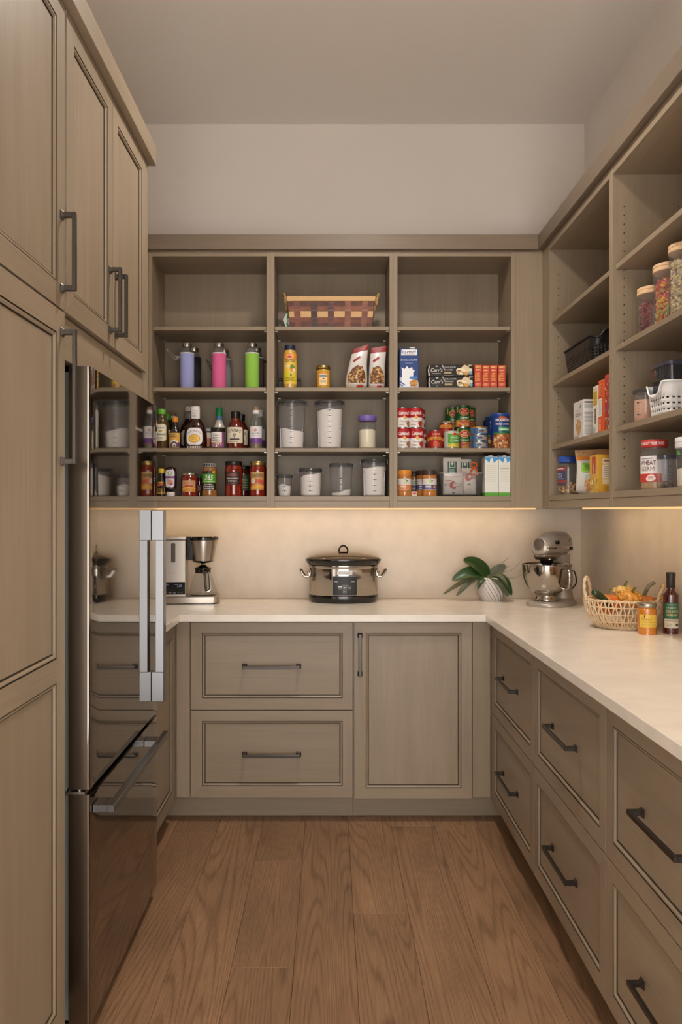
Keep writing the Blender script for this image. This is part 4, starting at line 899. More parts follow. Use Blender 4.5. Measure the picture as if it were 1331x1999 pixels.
# ---------------------------------------------------------------- flour containers
SLATE = M('print_slate', '#55535a', 0.5)
def flour_box(label, px, D, sh, rt, rb, h, level, marks, flabel, grips=None, tilt=0.0, scoop=None):
    t = thing('storage_container', label, 'container', place(px, D, sh), 0, 'clear flour containers')
    P = [(0, 1), (rb-4, 0), (rb, 5)]+[(rb+(rt-rb)*k/6, 5+(h-17)*k/6) for k in range(1, 7)]
    MB().lathe([(a/1000, b/1000) for a, b in P], CLEARP, 36).build('glass_body', t, smooth=50)
    R = [(rt+.5, h-16), (rt+3, h-14), (rt+3.5, h-10), (rt+2, h-7)]
    MB().lathe([(a/1000, b/1000) for a, b in [(rt-2, h-16)]+R+[(rt+1, h-3), (rt-3, h), (rt-6, h-3), (0, h-4)]], SMOKE, 36).build('lid', t, smooth=50)
    mb = MB()
    for a in (-98, 82):
        ca, sa = math.cos(math.radians(a)), math.sin(math.radians(a))
    for sg in (-1, 1):
        q = MB(); x = sg*(rt+3)/1000
        q.box(min(x, x+sg*.005), -0.011, (h-24)/1000, max(x, x+sg*.005), 0.011, (h-2)/1000, M('clip_grey', '#3f3e42', 0.25)).box(min(x-sg*.008, x+sg*.004), -0.011, (h-3)/1000, max(x-sg*.008, x+sg*.004), 0.011, (h+0.5)/1000, M('clip_grey', '#3f3e42', 0.25))
        q.build('clip', t, smooth=0, bevel=0.001)
    ops = []
    z = 26; gap = 26 if marks > 4 else (h-50)/marks*0.82
    for k in range(marks):
        zz = z+gap*k
        ops.append(('e', 0, zz, 5.2, 2.6, SLATE)); ops.append(('r', -15, zz-0.5, 15, zz+0.5, SLATE))
        for s_ in (1, 2): ops.append(('r', -8, zz+gap*s_/3-0.4, 8, zz+gap*s_/3+0.4, SLATE))
    # measuring marks share one thin layer
    decal(t, 'measure_marks', [o for o in ops], cyl([(r, zz) for r, zz in P]), base=0.2) if False else None
    V, Fc, MI, ms = [], [], [], []; sf = cyl([(r, zz) for r, zz in P])
    for o in ops:
        if o[0] == 'e': pts = [(o[1]+o[3]*math.cos(2*PI*j/14), o[2]+o[4]*math.sin(2*PI*j/14)) for j in range(14)]; pl = [tuple(range(14))]; of = 0.6
        else: pts = [(o[1], o[2]), (o[3], o[2]), (o[3], o[4]), (o[1], o[4])]; pl = [(0, 1, 2, 3)]; of = 0.4
        _emit(V, Fc, MI, ms, pts, pl, SLATE, sf, 0, of, 8)
    me = bpy.data.meshes.new('measure_marks'); me.from_pydata(V, [], Fc); me.materials.append(SLATE)
    mo = bpy.data.objects.new('measure_marks', me); COL.objects.link(mo); mo.parent = t
    if grips:
        g = M('grip_edge', '#8b8890', 0.15, coat=1.0)
        for sg in (-1, 1):
            pts = []
            for a, zz in ((62, 4), (60, grips*0.5), (60, grips*0.86), (64, grips*0.95), (74, grips), (88, grips+3)):
                r = rb+(rt-rb)*max(0, (zz-5))/(h-12)+0.5; aa = math.radians(a)
                pts.append((sg*r*math.sin(aa)/1000, -r*math.cos(aa)/1000, zz/1000))
            MB().tube(crv(pts, 4), 0.0016, g, 6).build('grip_edge', t)
    # flour: a loose fill of its own
    f = MB(); n = 32; rings = []
    def rr(z): return (rb-2.5+(rt-rb)*max(0, z-5)/(h-12))/1000
    for z in (3, 8): rings.append([(rr(z)*(0.9 if z == 3 else 1)*math.cos(2*PI*j/n), rr(z)*(0.9 if z == 3 else 1)*math.sin(2*PI*j/n), z/1000) for j in range(n)])
    rnd = random.Random(px)
    def top(x, y, r): return (level+tilt*x/r+level*0.0+4*math.sin(3.1*x/r+px)+3*math.cos(4.3*y/r+px))/1000
    for fr in (1.0, 0.66, 0.33):
        ring = []
        for j in range(n):
            c, s = math.cos(2*PI*j/n), math.sin(2*PI*j/n); zt = top(c*fr, s*fr, 1.0); R_ = rr(zt*1000)*fr
            ring.append((R_*c, R_*s, zt+(0.004*(1-fr))))
        rings.append(ring)
    f.loft(rings, FLOUR)
    o = f.build('flour', smooth=40); o.location = t.location; tag(o, flabel, 'flour', kind='stuff')
flour_box('tall clear container a third full of flour beside left partition', 569.5, 3.882, S3, 67, 58, 232, 88, 7, 'low heap of flour in the left tall clear container', grips=118, tilt=-8)
flour_box('tall clear container nearly full of flour beside the purple lidded jar', 643, 3.882, S3, 67, 58, 232, 186, 7, 'flour nearly filling the second tall clear container', grips=118, tilt=6)
P = [(0, 0), (39, 0), (42, 4), (42, 108), (41, 116), (36, 126), (36, 132)]
t = vessel('grain_jar', 'square shouldered clear jar of cream grain with purple lid', 'jar', place(717, 3.872, S3), [('glass_body', P, CLEAR), ('lid', [(0, 134), (43, 134), (44.5, 137), (44.5, 157), (42, 160), (0, 160)], PL('#6f5aa3', 0.45))], [])
g = MB().lathe([(0, .002), (.037, .002), (.0405, .006), (.0405, .088), (.03, .094), (0, .092)], CREAM, 28).build('couscous'); g.location = t.location
tag(g, 'cream coloured couscous in the purple lidded jar', 'grain', kind='stuff')
flour_box('smallest clear container of white powder on the lowest shelf', 555.5, 3.862, S4, 36, 30, 106, 52, 2, 'white powder in the smallest clear container')
flour_box('squat clear container full of white powder, second on the lowest shelf', 606, 3.876, S4, 54, 50, 136, 103, 3, 'white powder filling the squat clear container', tilt=14)
flour_box('clear container with only a little sloping flour at its bottom', 665.5, 3.880, S4, 57, 49, 160, 22, 3, 'thin sloping layer of flour in the nearly empty clear container', tilt=8)
flour_box('clear container of white flour with side grips at the right end of lowest shelf', 729.5, 3.880, S4, 60, 54, 180, 140, 4, 'flour in the gripped clear container by the right partition', grips=134, tilt=2)

# ---------------------------------------------------------------- cans
def can(name, label, px, D, z, r, h, body, ops, group, rot=0, ridge=True):
    e = [(0, 1), (r-1.5, 1), (r, 0), (r+.6, 1), (r+.6, 2.5), (r-.4, 3.5)]
    t = vessel(name, label, 'can', (W(px, D), D, z), [('tin', e+[(r-.4, h-3.5), (r+.6, h-2.5), (r+.6, h-1), (r, h), (r-1.5, h-1), (r-2, h-3), (0, h-3)], TIN), ('wrapper', [(r-.3, 4), (r+.1, 4.2), (r+.1, h-4.2), (r-.3, h-4)], body)],
        [('label', 4, ops, [(r+.15, 0), (r+.15, h)])] if ops else [], group, rot)
    return t
RED = PL('#a81f22', 0.3); WHT = PL('#e6e1dc', 0.3); GRN = PL('#1f5a2e', 0.3)
def soup(label, px, D, z, word, pic, rot=0):
    ops = [('r', -104, 46, 104, 93, '#b01f24'), ('t', 2, 60, 17, "Campbell's", '#efe9e4', {'w': 62, 'shear': .25, 'bold': .02}), ('e', 0, 46, 8, 8, '#d8b25a'), ('t', -4, 24, 9, word, '#4a3a36', {'w': 36}), ('b', 22, 16, 12, 14, pic), ('l', -26, 8, 6, 16, 2, '#9a8f88')]
    return can('soup_can', label, px, D, z, 33, 98, WHT, ops, 'red and white soup cans', rot)
soup('red and white soup can, bottom left of the front stack', 786.5, 3.862, S3, 'Mushroom', '#9a6a42', 8)
soup('red and white tomato soup can, bottom right of the front stack', 813.3, 3.858, S3, 'Tomato', '#b33325')
soup('red and white soup can, top left of the front stack', 785.5, 3.864, S3+.0985, 'Mushroom', '#9a6a42', 14)
soup('red and white tomato soup can, top right of the front stack', 811, 3.862, S3+.0985, 'Tomato', '#b33325')
soup('red and white soup can behind the front stack, lower one', 818.5, 3.945, S3, 'Tomato', '#b33325', 30)
soup('red and white soup can behind the front stack, upper one', 816.5, 3.945, S3+.0985, 'Tomato', '#b33325', 30)
def tomcan(label, px, D, z, rot=0, r=29, h=88):
    return can('tomato_can', label, px, D, z, r, h, RED, [('r', -90, 36, 90, 52, '#d8953a'), ('r', -90, 0, 90, 30, '#9a2a1e'), ('b', 0, 16, 18, 14, '#c1553a'), ('w', 2, 60, 8, 38, '#e5c9a0'), ('l', -22, 38, 22, 49, 2, '#8a3a1a')], 'small red tomato cans', rot)
tomcan('small red tomato can with orange band standing in front', 850, 3.858, S3)
tomcan('small red tomato can half hidden behind the front tomato can', 844.5, 3.925, S3, 25, r=26, h=80)
tomcan('small red tomato can at the bottom of the rear pair', 871, 3.945, S3, 10, r=32, h=66)
tomcan('small red tomato can stacked on another behind the corn can', 870.5, 3.945, S3+.0665, 0, r=32, h=64)
CORN = [('r', -112, 0, 112, 80, '#b9bcae'), ('rr', -24, 0, 40, 66, 3, '#4f9a34'), ('r', -24, 0, 40, 20, '#d0b54a'), ('s', -22, 2, 38, 18, 30, 3.5, ['#e5cf5e', '#b8c04a', '#8aa83a'], 3), ('e', 10, 64, 13, 7, '#d9b24a'), ('e', 10, 64, 11, 5.5, '#b02a22'), ('t', 10, 43, 9, 'SWEET', '#e9eedd', {'w': 40}), ('t', 10, 28, 10, 'CORN', '#e9eedd', {'w': 42, 'bold': .02})]
can('corn_can', 'low corn can with green label in front of the tall green cans', 881.5, 3.862, S3, 37, 84, M('corn_silver', '#b4b8b0', 0.3, 0.3), CORN, None)
def green(label, px, D, z, rot=0):
    return can('vegetable_can', label, px, D, z, 36, 108, GRN, [('r', -112, 0, 112, 32, '#a8903c'), ('s', -30, 2, 44, 32, 26, 8, ['#c0503a', '#d98a5a', '#a83a2a'], 5), ('e', 2, 72, 27, 19, '#d8b545'), ('e', 2, 72, 24, 16.5, '#b5321f'), ('t', 2, 73, 9, 'Del', '#f0e6d0', {'w': 18}), ('t', 2, 62, 9, 'Monte', '#f0e6d0', {'w': 32}), ('t', 2, 38, 11, 'Stewed', '#e4e6d8', {'w': 42}), ('r', -40, 70, -30, 98, '#b8aa6a')], 'tall green tomato cans', rot)
green('tall green labelled can, bottom of the middle stack', 904, 3.932, S3)
green('tall green labelled can, top of the middle stack', 903.5, 3.932, S3+.1085)
green('tall green labelled can, bottom of the stack left behind the corn can', 884.5, 4.012, S3)
green('tall green labelled can, top of the stack left behind the corn can', 883, 4.012, S3+.1085, 6)
green('tall green labelled can, bottom of the rearmost stack', 914.5, 4.012, S3)
green('tall green labelled can, top of the rearmost stack', 913.5, 4.012, S3+.1085, 12)
for i, lb in enumerate(('flat blue tuna can, bottom of its stack', 'flat blue tuna can, middle of its stack', 'flat blue tuna can, top of its stack with gold lid')):
    can('tuna_can', lb, 935+(0.4, -0.4, 0)[i], 3.868, S3+.0338*i, 42.5, 33.5, PL('#4d6f97', 0.3), [('e', 2, 13, 22, 10, '#8aa5bd'), ('b', -2, 13, 14, 6, '#5a4a44'), ('b', 24, 12, 12, 8, '#b08a6a'), ('r', -44, 2, -28, 24, '#35557f'), ('l', -18, 21, 20, 26, 1, '#cfd8e0')], 'stack of blue tuna cans', (i-1)*9)
MB().lathe([(0, 0.0985), (0.0425, 0.0985), (0.0433, 0.1), (0.0425, 0.1035), (0, 0.1035)], M('gold_top', '#c99a3f', 0.35, 0.6), 28).build('lid', [o for o in bpy.data.objects if o.name.startswith('tuna_can')][-1]).location.z = -0.0676
NAVY = PL('#1c3a78', 0.3)
def crumbs(label, px, D, h=168, rot=0, r=46):
    P = [(0, 0), (r-1, 0), (r, 2), (r, h-12)]
    return vessel('breadcrumbs_canister', label, 'canister', place(px, D, S3), [('body', P, NAVY), ('lid', [(0, h-14), (r+1, h-14), (r+2.5, h-12), (r+2.5, h-3), (r+1, h), (0, h)], PL('#27458c', 0.3))],
        [('label', 0, [('r', -70, 2, 70, 40, '#6a3a22'), ('p', [(-45, 2), (45, 2), (45, 66), (20, 72), (-20, 70), (-45, 60)], '#a8663a'), ('s', -42, 4, 42, 66, 46, 9, ['#c98a52', '#8a4a2a', '#d8b070', '#b5603a', '#6a3420'], 6), ('p', [(8, 10), (34, 44), (40, 40), (16, 6)], '#e0c07a'), ('p', [(-45, 70), (45, 70), (45, 76), (-45, 76)], '#2f7a44'), ('r', -18, 82, 40, 102, '#3f9a5a'), ('l', -14, 87, 36, 97, 1, '#d8ead8'), ('t', 2, 112, 10, 'BREAD CRUMBS', '#e8e6e6', {'w': 66, 'bold': .02}), ('b', 4, 146, 20, 7, '#b5552e'), ('t', 2, 130, 12, 'PROGRESSO', '#e8d8dc', {'w': 68, 'bold': .03})], P)], 'blue breadcrumb canisters', rot)
crumbs('large blue breadcrumb canister in front', 976.5, 3.872)
crumbs('blue breadcrumb canister directly behind the front one', 965.5, 3.975, 166)
crumbs('blue breadcrumb canister deepest behind, showing only its edge', 955, 4.058, 158, 20, 30)

# ---------------------------------------------------------------- lowest shelf, right
def peanut(label, px, D, lid, oc, rr=33, h=126):
    P = crv([(0, 0), (rr*.93, 0), (rr, 4), (rr, h*.2), (rr*.97, h*.26), (rr*.97, h*.66), (rr, h*.72), (rr*.97, h*.8), (rr*.88, h*.84)], 2)
    return vessel('peanut_butter_jar', label, 'jar', place(px, D, S4), [('body', P, PBM), ('lid', [(0, h*.82), (rr*.95, h*.82), (rr*.98, h*.84), (rr*.98, h*.98), (rr*.93, h), (0, h)], lid)],
        [('label', h*.26, [('r', -rr*1.3, 0, rr*1.3, h*.42, '#ded8d0'), ('r', -rr*1.3, 1, rr*1.3, h*.19, oc), ('e', 0, h*.32, 8, 8, '#8fbf4a'), ('e', 0, h*.32, 4.5, 4.5, '#dfe8cf'), ('e', 10, h*.33, 4, 4, '#3a3a40'), ('l', -rr*.7, 3, rr*.4, h*.17, 2, '#e8d8cc'), ('b', rr*.62, h*.1, 9, 8, '#c98f5a')], P)], 'peanut butter jars')
peanut('peanut butter jar with orange lid', 789.5, 3.862, PL('#d98a2f'), '#d9824a', 34)
peanut('peanut butter jar with brown lid standing behind the orange lidded one', 808, 4.035, PL('#43322a'), '#4a4a7a', 33, 128)
peanut('peanut butter jar with brown lid, middle of the brown lidded ones', 825, 3.943, PL('#43322a'), '#4a4a7a', 33, 128)
peanut('peanut butter jar with brown lid standing in front', 838, 3.862, PL('#43322a'), '#4a4a8a', 36.5, 126)
carton('seasoning_packet', 'tiny orange and white seasoning packet leaning between peanut butter jars', 'packet', (W(808.5, 3.85), 3.85, S4), 27, 8, 24, PL('#d8c4b4'), [('p', [(-13, 12), (0, 23), (12, 14), (4, 8)], '#c0552e'), ('p', [(-12, 2), (10, 2), (6, 8), (-8, 10)], '#e4d8cc')])
# clear bin with packets
bn = thing('clear_bin', 'clear plastic bin holding paper packets', 'bin', (W(895.5, 3.93), 3.93, S4))
def rect(hw, hd, r, z, n=4):
    o = []
    for (cx, cy, a0) in ((hw-r, hd-r, 0), (-hw+r, hd-r, 90), (-hw+r, -hd+r, 180), (hw-r, -hd+r, 270)):
        for k in range(n+1): a = math.radians(a0+90*k/n); o.append((cx+r*math.cos(a), cy+r*math.sin(a), z))
    return o
BINM = GLASS('bin_plastic', '#e0dfe0', 0.09, 0.06)
MB().loft([rect(.088, .075, .02, .002), rect(.095, .083, .022, .008), rect(.106, .095, .024, .112)], BINM, True, False).build('body', bn, smooth=50)
rm = MB(); o_ = rect(.107, .096, .024, .112); rm.tube(o_, 0.0022, M('bin_rim', '#c2c0c2', 0.15, coat=1.0), 6, True); rm.build('rim', bn)
PAPER = M('paper_packet', '#e2dbd3', 0.7, bump=0.3, bscale=60)
def packet(label, px, D, w, h, d, ops, rot=0, z=0.010, lean=0.0):
    secs = [(0, 0, w/2, d/2*.7), (8, 0, w/2, d/2), (h*.5, 0, w/2, d/2*.95), (h-12, lean, w/2, d/2*.5), (h, lean, w/2*.98, 1.5)]
    t, sf = pouch('paper_packet', label, 'packet', (W(px, D), D, S4+z), secs, PAPER, rot, 'paper packets in the clear bin', 16, 0)
    decal(t, 'label', ops, sf, base=0.4); return t
FRUIT = [('b', -2, 44, 16, 20, '#c85a52'), ('b', 4, 46, 8, 10, '#e2dbd3'), ('e', 0, 64, 5, 3, '#7aa05a'), ('l', -40, 62, -8, 74, 1, '#cf8a80'), ('l', 6, 34, 40, 42, 1, '#cf8a80'), ('p', [(-42, 44), (-34, 40), (-34, 52)], '#4a6a66'), ('p', [(40, 46), (33, 42), (33, 56)], '#4a6a66'), ('e', 0, 8, 8, 4, '#5a8a72'), ('r', -44, 86, 44, 88, '#d8b0aa')]
SEAL = [('r', -22, 0, 22, 62, '#2f6a52'), ('rr', -15, 30, 15, 60, 2, '#e6e2da'), ('r', -11, 34, 11, 58, '#2f6a52'), ('p', [(-8, 52), (0, 42), (8, 52), (0, 60)], '#e6e2da'), ('l', -16, 6, 16, 26, 3, '#cfdcd2')]
def up(ops, dz):
    out = []
    for o in ops:
        o = list(o)
        if o[0] in ('r', 'l', 'rr'): o[2] += dz; o[4] += dz
        elif o[0] in ('e', 'b', 't'): o[2] += dz
        elif o[0] == 'p': o[1] = [(a, b+dz) for a, b in o[1]]
        out.append(tuple(o))
    return out
packet('white paper packet with red fruit at the front of the bin', 884.5, 3.875, 95, 104, 24, FRUIT)
packet('white paper packet with green square emblem rising tall behind the red fruit packet', 882, 3.915, 88, 182, 26, up(SEAL, 100))
packet('white paper packet with green square emblem half hidden at the back of the bin', 907, 3.955, 66, 176, 24, up(SEAL, 100))
t = packet('folded white paper packet with red fruit held by the orange clip', 914.5, 3.903, 74, 128, 28, up(FRUIT, 42), z=0.01)
cl = thing('bag_clip', 'orange looped bag clip on the folded paper packet', 'clip', (W(925, 3.885), 3.885, S4+0.108))
MB().tube(crv([(0.016, 0, 0.004), (0.012, 0, 0.022), (-0.006, 0, 0.036), (-0.017, -.002, 0.046), (-0.008, -.003, 0.058), (0.010, -.002, 0.054), (0.012, 0, 0.04), (-0.004, 0, 0.03), (-0.014, 0, 0.012), (-0.004, 0, 0.0), (0.016, 0, 0.004)], 4), 0.0042, PL('#d8692a', 0.35), 8).build('loop', cl)
MB().box(-0.016, -0.004, -0.006, 0.018, 0.004, 0.001, PL('#d8692a', 0.35)).build('jaw', cl, smooth=0, bevel=0.001)
# broth cartons
def broth(label, px, D, w, h, qr=False, plain=False):
    ops = [('r', -w/2+.5, 1, w/2-.5, h-2, '#e3e2da'), ('r', -w/2, 1, w/2, 19, '#5aa32f'), ('p', [(-w/2, h-2), (w/2, h-2), (w/2, h-12), (w*.16, h-30), (w*.08, h-8), (-w*.08, h-8), (-w*.16, h-30), (-w/2, h-10)], '#3f93cf'), ('l', -w*.4, h*.36, w*.4, h*.8, 9, '#d3d3c4')]
    if plain: ops.append(('r', -w*.4, h*.70, w*.42, h*.715, '#9aae6a'))
    t = carton('broth_carton', label, 'carton', place(px, D, S4), w, 72, h, PL('#e3e2da', 0.35), ops, group='green and white broth cartons', side_ops=[('r', -36, 1, 36, 19, '#5aa32f')], side='left')
    MB().lathe([(0, (h+.2)/1000), (.0125, (h+.2)/1000), (.0125, (h+9)/1000), (.0115, (h+10)/1000), (0, (h+10)/1000)], PL('#e8e6e0'), 18, (0.004, 0.006, 0)).build('cap', t); return t
broth('white and green broth carton left of its twin in front', 956.5, 3.862, 64, 190, True)
broth('white and green broth carton next to the cabinet side', 982.8, 3.864, 62, 190, plain=True)
broth('white and green broth carton standing behind the front pair', 953.5, 3.945, 64, 191)
# ---------------------------------------------------------------- things on the right wall shelves
def onr(name, label, cat, x, y, z, w, d, h, mat, ops, side_ops=None, group=None, top=None):
    """box whose printed front faces the aisle (-x); w runs along the wall, d into the shelf; side_ops = the end facing the camera"""
    t = thing(name, label, cat, (x, y, z), 0, group)
    MB().box(0, -w/2000, 0, d/1000, w/2000, h/1000, mat).build('body', t, smooth=0, bevel=0.001)
    if ops: decal(t, 'label', ops, flat((0, 0, 0), (0, -1, 0), (0, 0, 1)), base=0.15)
    if side_ops: decal(t, 'side_label', side_ops, flat((d/2000, -w/2000, 0), (1, 0, 0), (0, 0, 1)), base=0.15)
    if top: decal(t, 'top_label', top, flat((d/2000, 0, h/1000), (1, 0, 0), (0, 1, 0)), base=0.15)
    return t
# black perforated basket
def holed_basket(name, label, loc, hx, hy, h, mat, dip, rows, cols_y, cols_x, handle_up, hr=3.2, rr_=0.035):
    """rounded tapered basket; real holes are cut as recessed dark-backed openings by leaving gaps in a grid wall"""
    t = thing(name, label, 'basket', loc, 0)
    n = 6
    def ring(f, z):
        a, b, r = hx*f, hy*f, rr_
        o = []
        for (cx, cy, a0) in ((a-r, b-r, 0), (-a+r, b-r, 90), (-a+r, -b+r, 180), (a-r, -b+r, 270)):
            for k in range(n+1): q = math.radians(a0+90*k/n); o.append((cx+r*math.cos(q), cy+r*math.sin(q), z))
        return o
    # dense perimeter sampling for holes
    def dens(f, N):
        o = ring(f, 0); P = [Vector(p) for p in o]; L = [0]
        for i in range(len(P)): L.append(L[-1]+(P[(i+1) % len(P)]-P[i]).length)
        out = []
        for k in range(N):
            s = L[-1]*k/N; i = max(j for j in range(len(P)) if L[j] <= s+1e-9); tt = (s-L[i])/max(1e-9, L[i+1]-L[i]); out.append(P[i].lerp(P[(i+1) % len(P)], tt))
        return out
    N = cols_y; nz = rows*2+5
    zs = [0.0, 0.010]
    z = 0.016
    for i in range(rows): zs += [z, z+0.0055]; z += (h*0.66-0.016)/rows
    zs += [h*0.74, h*0.86, h]
    vs = []; fs = []
    base = dens(1.0, N*2)
    M2 = N*2
    for z in zs:
        f = 0.9+0.1*z/h
        for j, p in enumerate(base):
            zz = z
            if z > h*0.7:
                e = dip(p.x/hx, p.y/hy); zz = z+e*(z-h*0.7)/(h*0.3)
            vs.append((p.x*f, p.y*f, zz))
    for i in range(len(zs)-1):
        for j in range(M2):
            hole = (2 <= i < 2+rows*2) and ((i-2) % 2 == 0) and (j % 2 == 0)
            if hole: continue
            fs.append((i*M2+j, i*M2+(j+1) % M2, (i+1)*M2+(j+1) % M2, (i+1)*M2+j))
    vs2 = [(x*0.985, y*0.985, zz) for x, y, zz in vs]
    mb = MB().add(vs, fs, mat)
    o = mb.build('body', t, smooth=45)
    sm = o.modifiers.new('thickness', 'SOLIDIFY'); sm.thickness = 0.0018; sm.offset = -1
    MB().loft([[(p.x*.9, p.y*.9, 0.0) for p in base], [(p.x*.9, p.y*.9, 0.003) for p in base]], mat).build('bottom', t, smooth=30)
    rim = [(p.x*1.012, p.y*1.012, h+dip(p.x/hx, p.y/hy)) for p in base]
    MB().tube(rim, 0.003, mat, 6, True).build('rim', t)
    return t
BLKB = M('black_basket_plastic', '#1d1917', 0.4)
def dip_black(a, b):
    e = max(0.0, (-b-0.80)/0.2)
    if b < -0.8:            # end facing the camera: notch then raised grip
        c = abs(a)
        return 0.030*max(0, 1-(c/0.62)**2)**0.5 if c < 0.62 else (-0.012*math.sin((c-0.62)/0.38*PI))
    if b > 0.8: return 0.030*max(0, 1-(abs(a)/0.62)**2)**0.5 if abs(a) < 0.62 else 0
    return 0.0
holed_basket('storage_basket', 'black plastic basket with rows of round holes on the right wall shelf', (1.150, 3.360, S2), 0.115, 0.198, 0.112, BLKB, dip_black, 5, 72, 0, True)
# boxes on the third shelf
onr('rice_cake_box', 'white box with round cracker picture and orange top on the right wall shelf', 'box', 1.030, 3.315, S3, 132, 52, 155, PL('#dcd6d2', 0.4), [
    ('t', 0, 112, 8, 'back to', '#6a625c', {'w': 40}), ('t', 2, 90, 22, 'nature', '#3d3a38', {'w': 86, 'shear': .1}), ('p', [(14, 122), (26, 140), (34, 144), (30, 128)], '#5f9a5a'), ('p', [(24, 118), (38, 126), (42, 138), (30, 130)], '#79ae6a'), ('l', -34, 78, 40, 82, 1, '#8f867e'), ('b', 4, 46, 34, 28, '#b98350'), ('b', 6, 44, 30, 25, '#d0a56c'), ('s', -20, 26, 28, 64, 30, 3.5, ['#a86f3c', '#e2c08c', '#8a5a2e'], 3), ('l', -56, 4, 20, 14, 2, '#b0935a')],
    side_ops=[('r', -22, 140, 22, 146, '#3a3531'), ('l', -22, 118, 22, 134, 3, '#8a837d'), ('r', -22, 100, 22, 102, '#6a635d'), ('l', -22, 62, 22, 98, 7, '#a09a94'), ('l', -22, 14, 22, 56, 8, '#b5afa9')], top=[('r', -26, -66, 26, 66, '#c9662f')])
onr('cereal_box', 'slim white and yellow box standing upright beside the cracker box', 'box', 1.032, 3.108, S3, 58, 190, 186, PL('#e2dccb', 0.4), [('r', -24, 110, 20, 166, '#d9b52f'), ('l', -22, 112, 18, 164, 9, '#8f7a2a'), ('r', -10, 40, 8, 98, '#4a3f3a'), ('l', -8, 44, 6, 94, 8, '#b5a694'), ('r', -24, 4, -2, 26, '#a9b0b2'), ('l', -24, 170, 20, 180, 1, '#c8b88a')], side_ops=[('l', -80, 20, 80, 150, 14, '#a8a098')])
onr('cereal_box', 'orange and white box standing between the slim yellow box and the red one', 'box', 1.030, 3.036, S3, 62, 195, 198, PL('#d9602c', 0.4), [('r', -30, 130, 8, 190, '#c93f22'), ('l', -28, 136, 6, 186, 8, '#e89a6a'), ('r', -30, 60, 8, 128, '#e2ded8'), ('l', -26, 66, 4, 124, 8, '#b9b3ab'), ('r', -30, 0, 8, 58, '#dd5a2a'), ('l', -24, 8, 4, 50, 5, '#f0b090')])
onr('cereal_box', 'red patterned box half hidden by the cabinet partition', 'box', 1.028, 2.955, S3, 66, 195, 206, PL('#a82a2c', 0.4), [('s', -32, 4, 32, 200, 80, 5, ['#d8c8b8', '#e0b03a', '#5a6ab0', '#c85a6a', '#6aa05a'], 9), ('p', [(-32, 206), (32, 206), (32, 196), (-32, 190)], '#c93f2a')])
# nuts jar, bag, yellow box on the lowest shelf
NUTM = [M('nut_'+str(i), c, 0.5) for i, c in enumerate(('#c89a62', '#a8743c', '#dcb888', '#8f5d2c'))]
def heap(name, label, cat, loc, R, z0, z1, size, mats, count, seed, shape='blob', top=True, sy=1.0):
    """many small pieces filling a jar, laid against its wall and heaped on top: one mesh of countless bits"""
    rnd = random.Random(seed); mb = MB(); area_w = 2*PI*R*(z1-z0); area_t = PI*R*R
    core = (R-size*1.3)
    mb.lathe([(0, z0), (core, z0), (core, z1-size*.6), (0, z1-size*.6)], mats[0], 20)
    for q in range(count):
        if rnd.random() < area_w/(area_w+area_t):
            a = rnd.random()*2*PI; r = R-size*0.62; x, y, z = r*math.cos(a), r*math.sin(a), rnd.uniform(z0+size*.5, z1-size*.3)
        else:
            r = (R-size)*math.sqrt(rnd.random()); a = rnd.random()*2*PI; x, y, z = r*math.cos(a), r*math.sin(a), z1-size*.2+rnd.uniform(-.3, .4)*size
        Rm = Matrix.Rotation(rnd.random()*6, 3, 'X') @ Matrix.Rotation(rnd.random()*6, 3, 'Y') @ Matrix.Rotation(rnd.random()*6, 3, 'Z')
        m = mats[min(len(mats)-1, int((z-z0)/(z1-z0+1e-6)*len(mats)*1.0)) if shape == 'ring' and rnd.random() < .55 else rnd.randrange(len(mats))]
        if shape == 'ring':
            rings = []
            for i in range(7):
                b = 1.6*PI*i/6; c = Vector((math.cos(b), math.sin(b), 0))*size*.5
                rings.append([tuple(Vector((x, y, z))+Rm @ (c+(c.normalized()*math.cos(k*PI/2)+Vector((0, 0, 1))*math.sin(k*PI/2))*size*.22)) for k in range(4)])
            mb.loft(rings, m)
        elif shape == 'flake':
            e = size*.5; vs = [Vector((-e, -e*.7, 0)), Vector((e, -e*.6, e*.2)), Vector((e*.8, e*.8, -e*.1)), Vector((-e*.7, e*.7, e*.25)), Vector((0, 0, e*.5)), Vector((0, 0, -e*.15))]
            mb.add([tuple(Vector((x, y, z))+Rm @ v) for v in vs], [(0, 1, 4), (1, 2, 4), (2, 3, 4), (3, 0, 4), (1, 0, 5), (2, 1, 5), (3, 2, 5), (0, 3, 5)], m)
        else:
            vs = []; fs = []
            for i, (zz, rr) in enumerate(((-1, .0), (-.6, .8), (0, 1), (.6, .8), (1, 0))):
                for k in range(6): vs.append(Vector((rr*.55*math.cos(k*PI/3)+.25*(1-zz*zz), rr*.55*math.sin(k*PI/3), zz))*size*.5)
            for i in range(4):
                for k in range(6): fs.append((i*6+k, i*6+(k+1) % 6, (i+1)*6+(k+1) % 6, (i+1)*6+k))
            mb.add([tuple(Vector((x, y, z))+Rm @ v) for v in vs], fs, m)
    o = mb.build(name, smooth=50, loc=None); o.location = loc
    return tag(o, label, cat, kind='stuff')
nx, ny = 1.068, 3.585
P = crv([(0, 0), (45, 0), (48, 4), (48, 40), (47.5, 110), (47, 130), (41, 142), (38, 146)], 2)
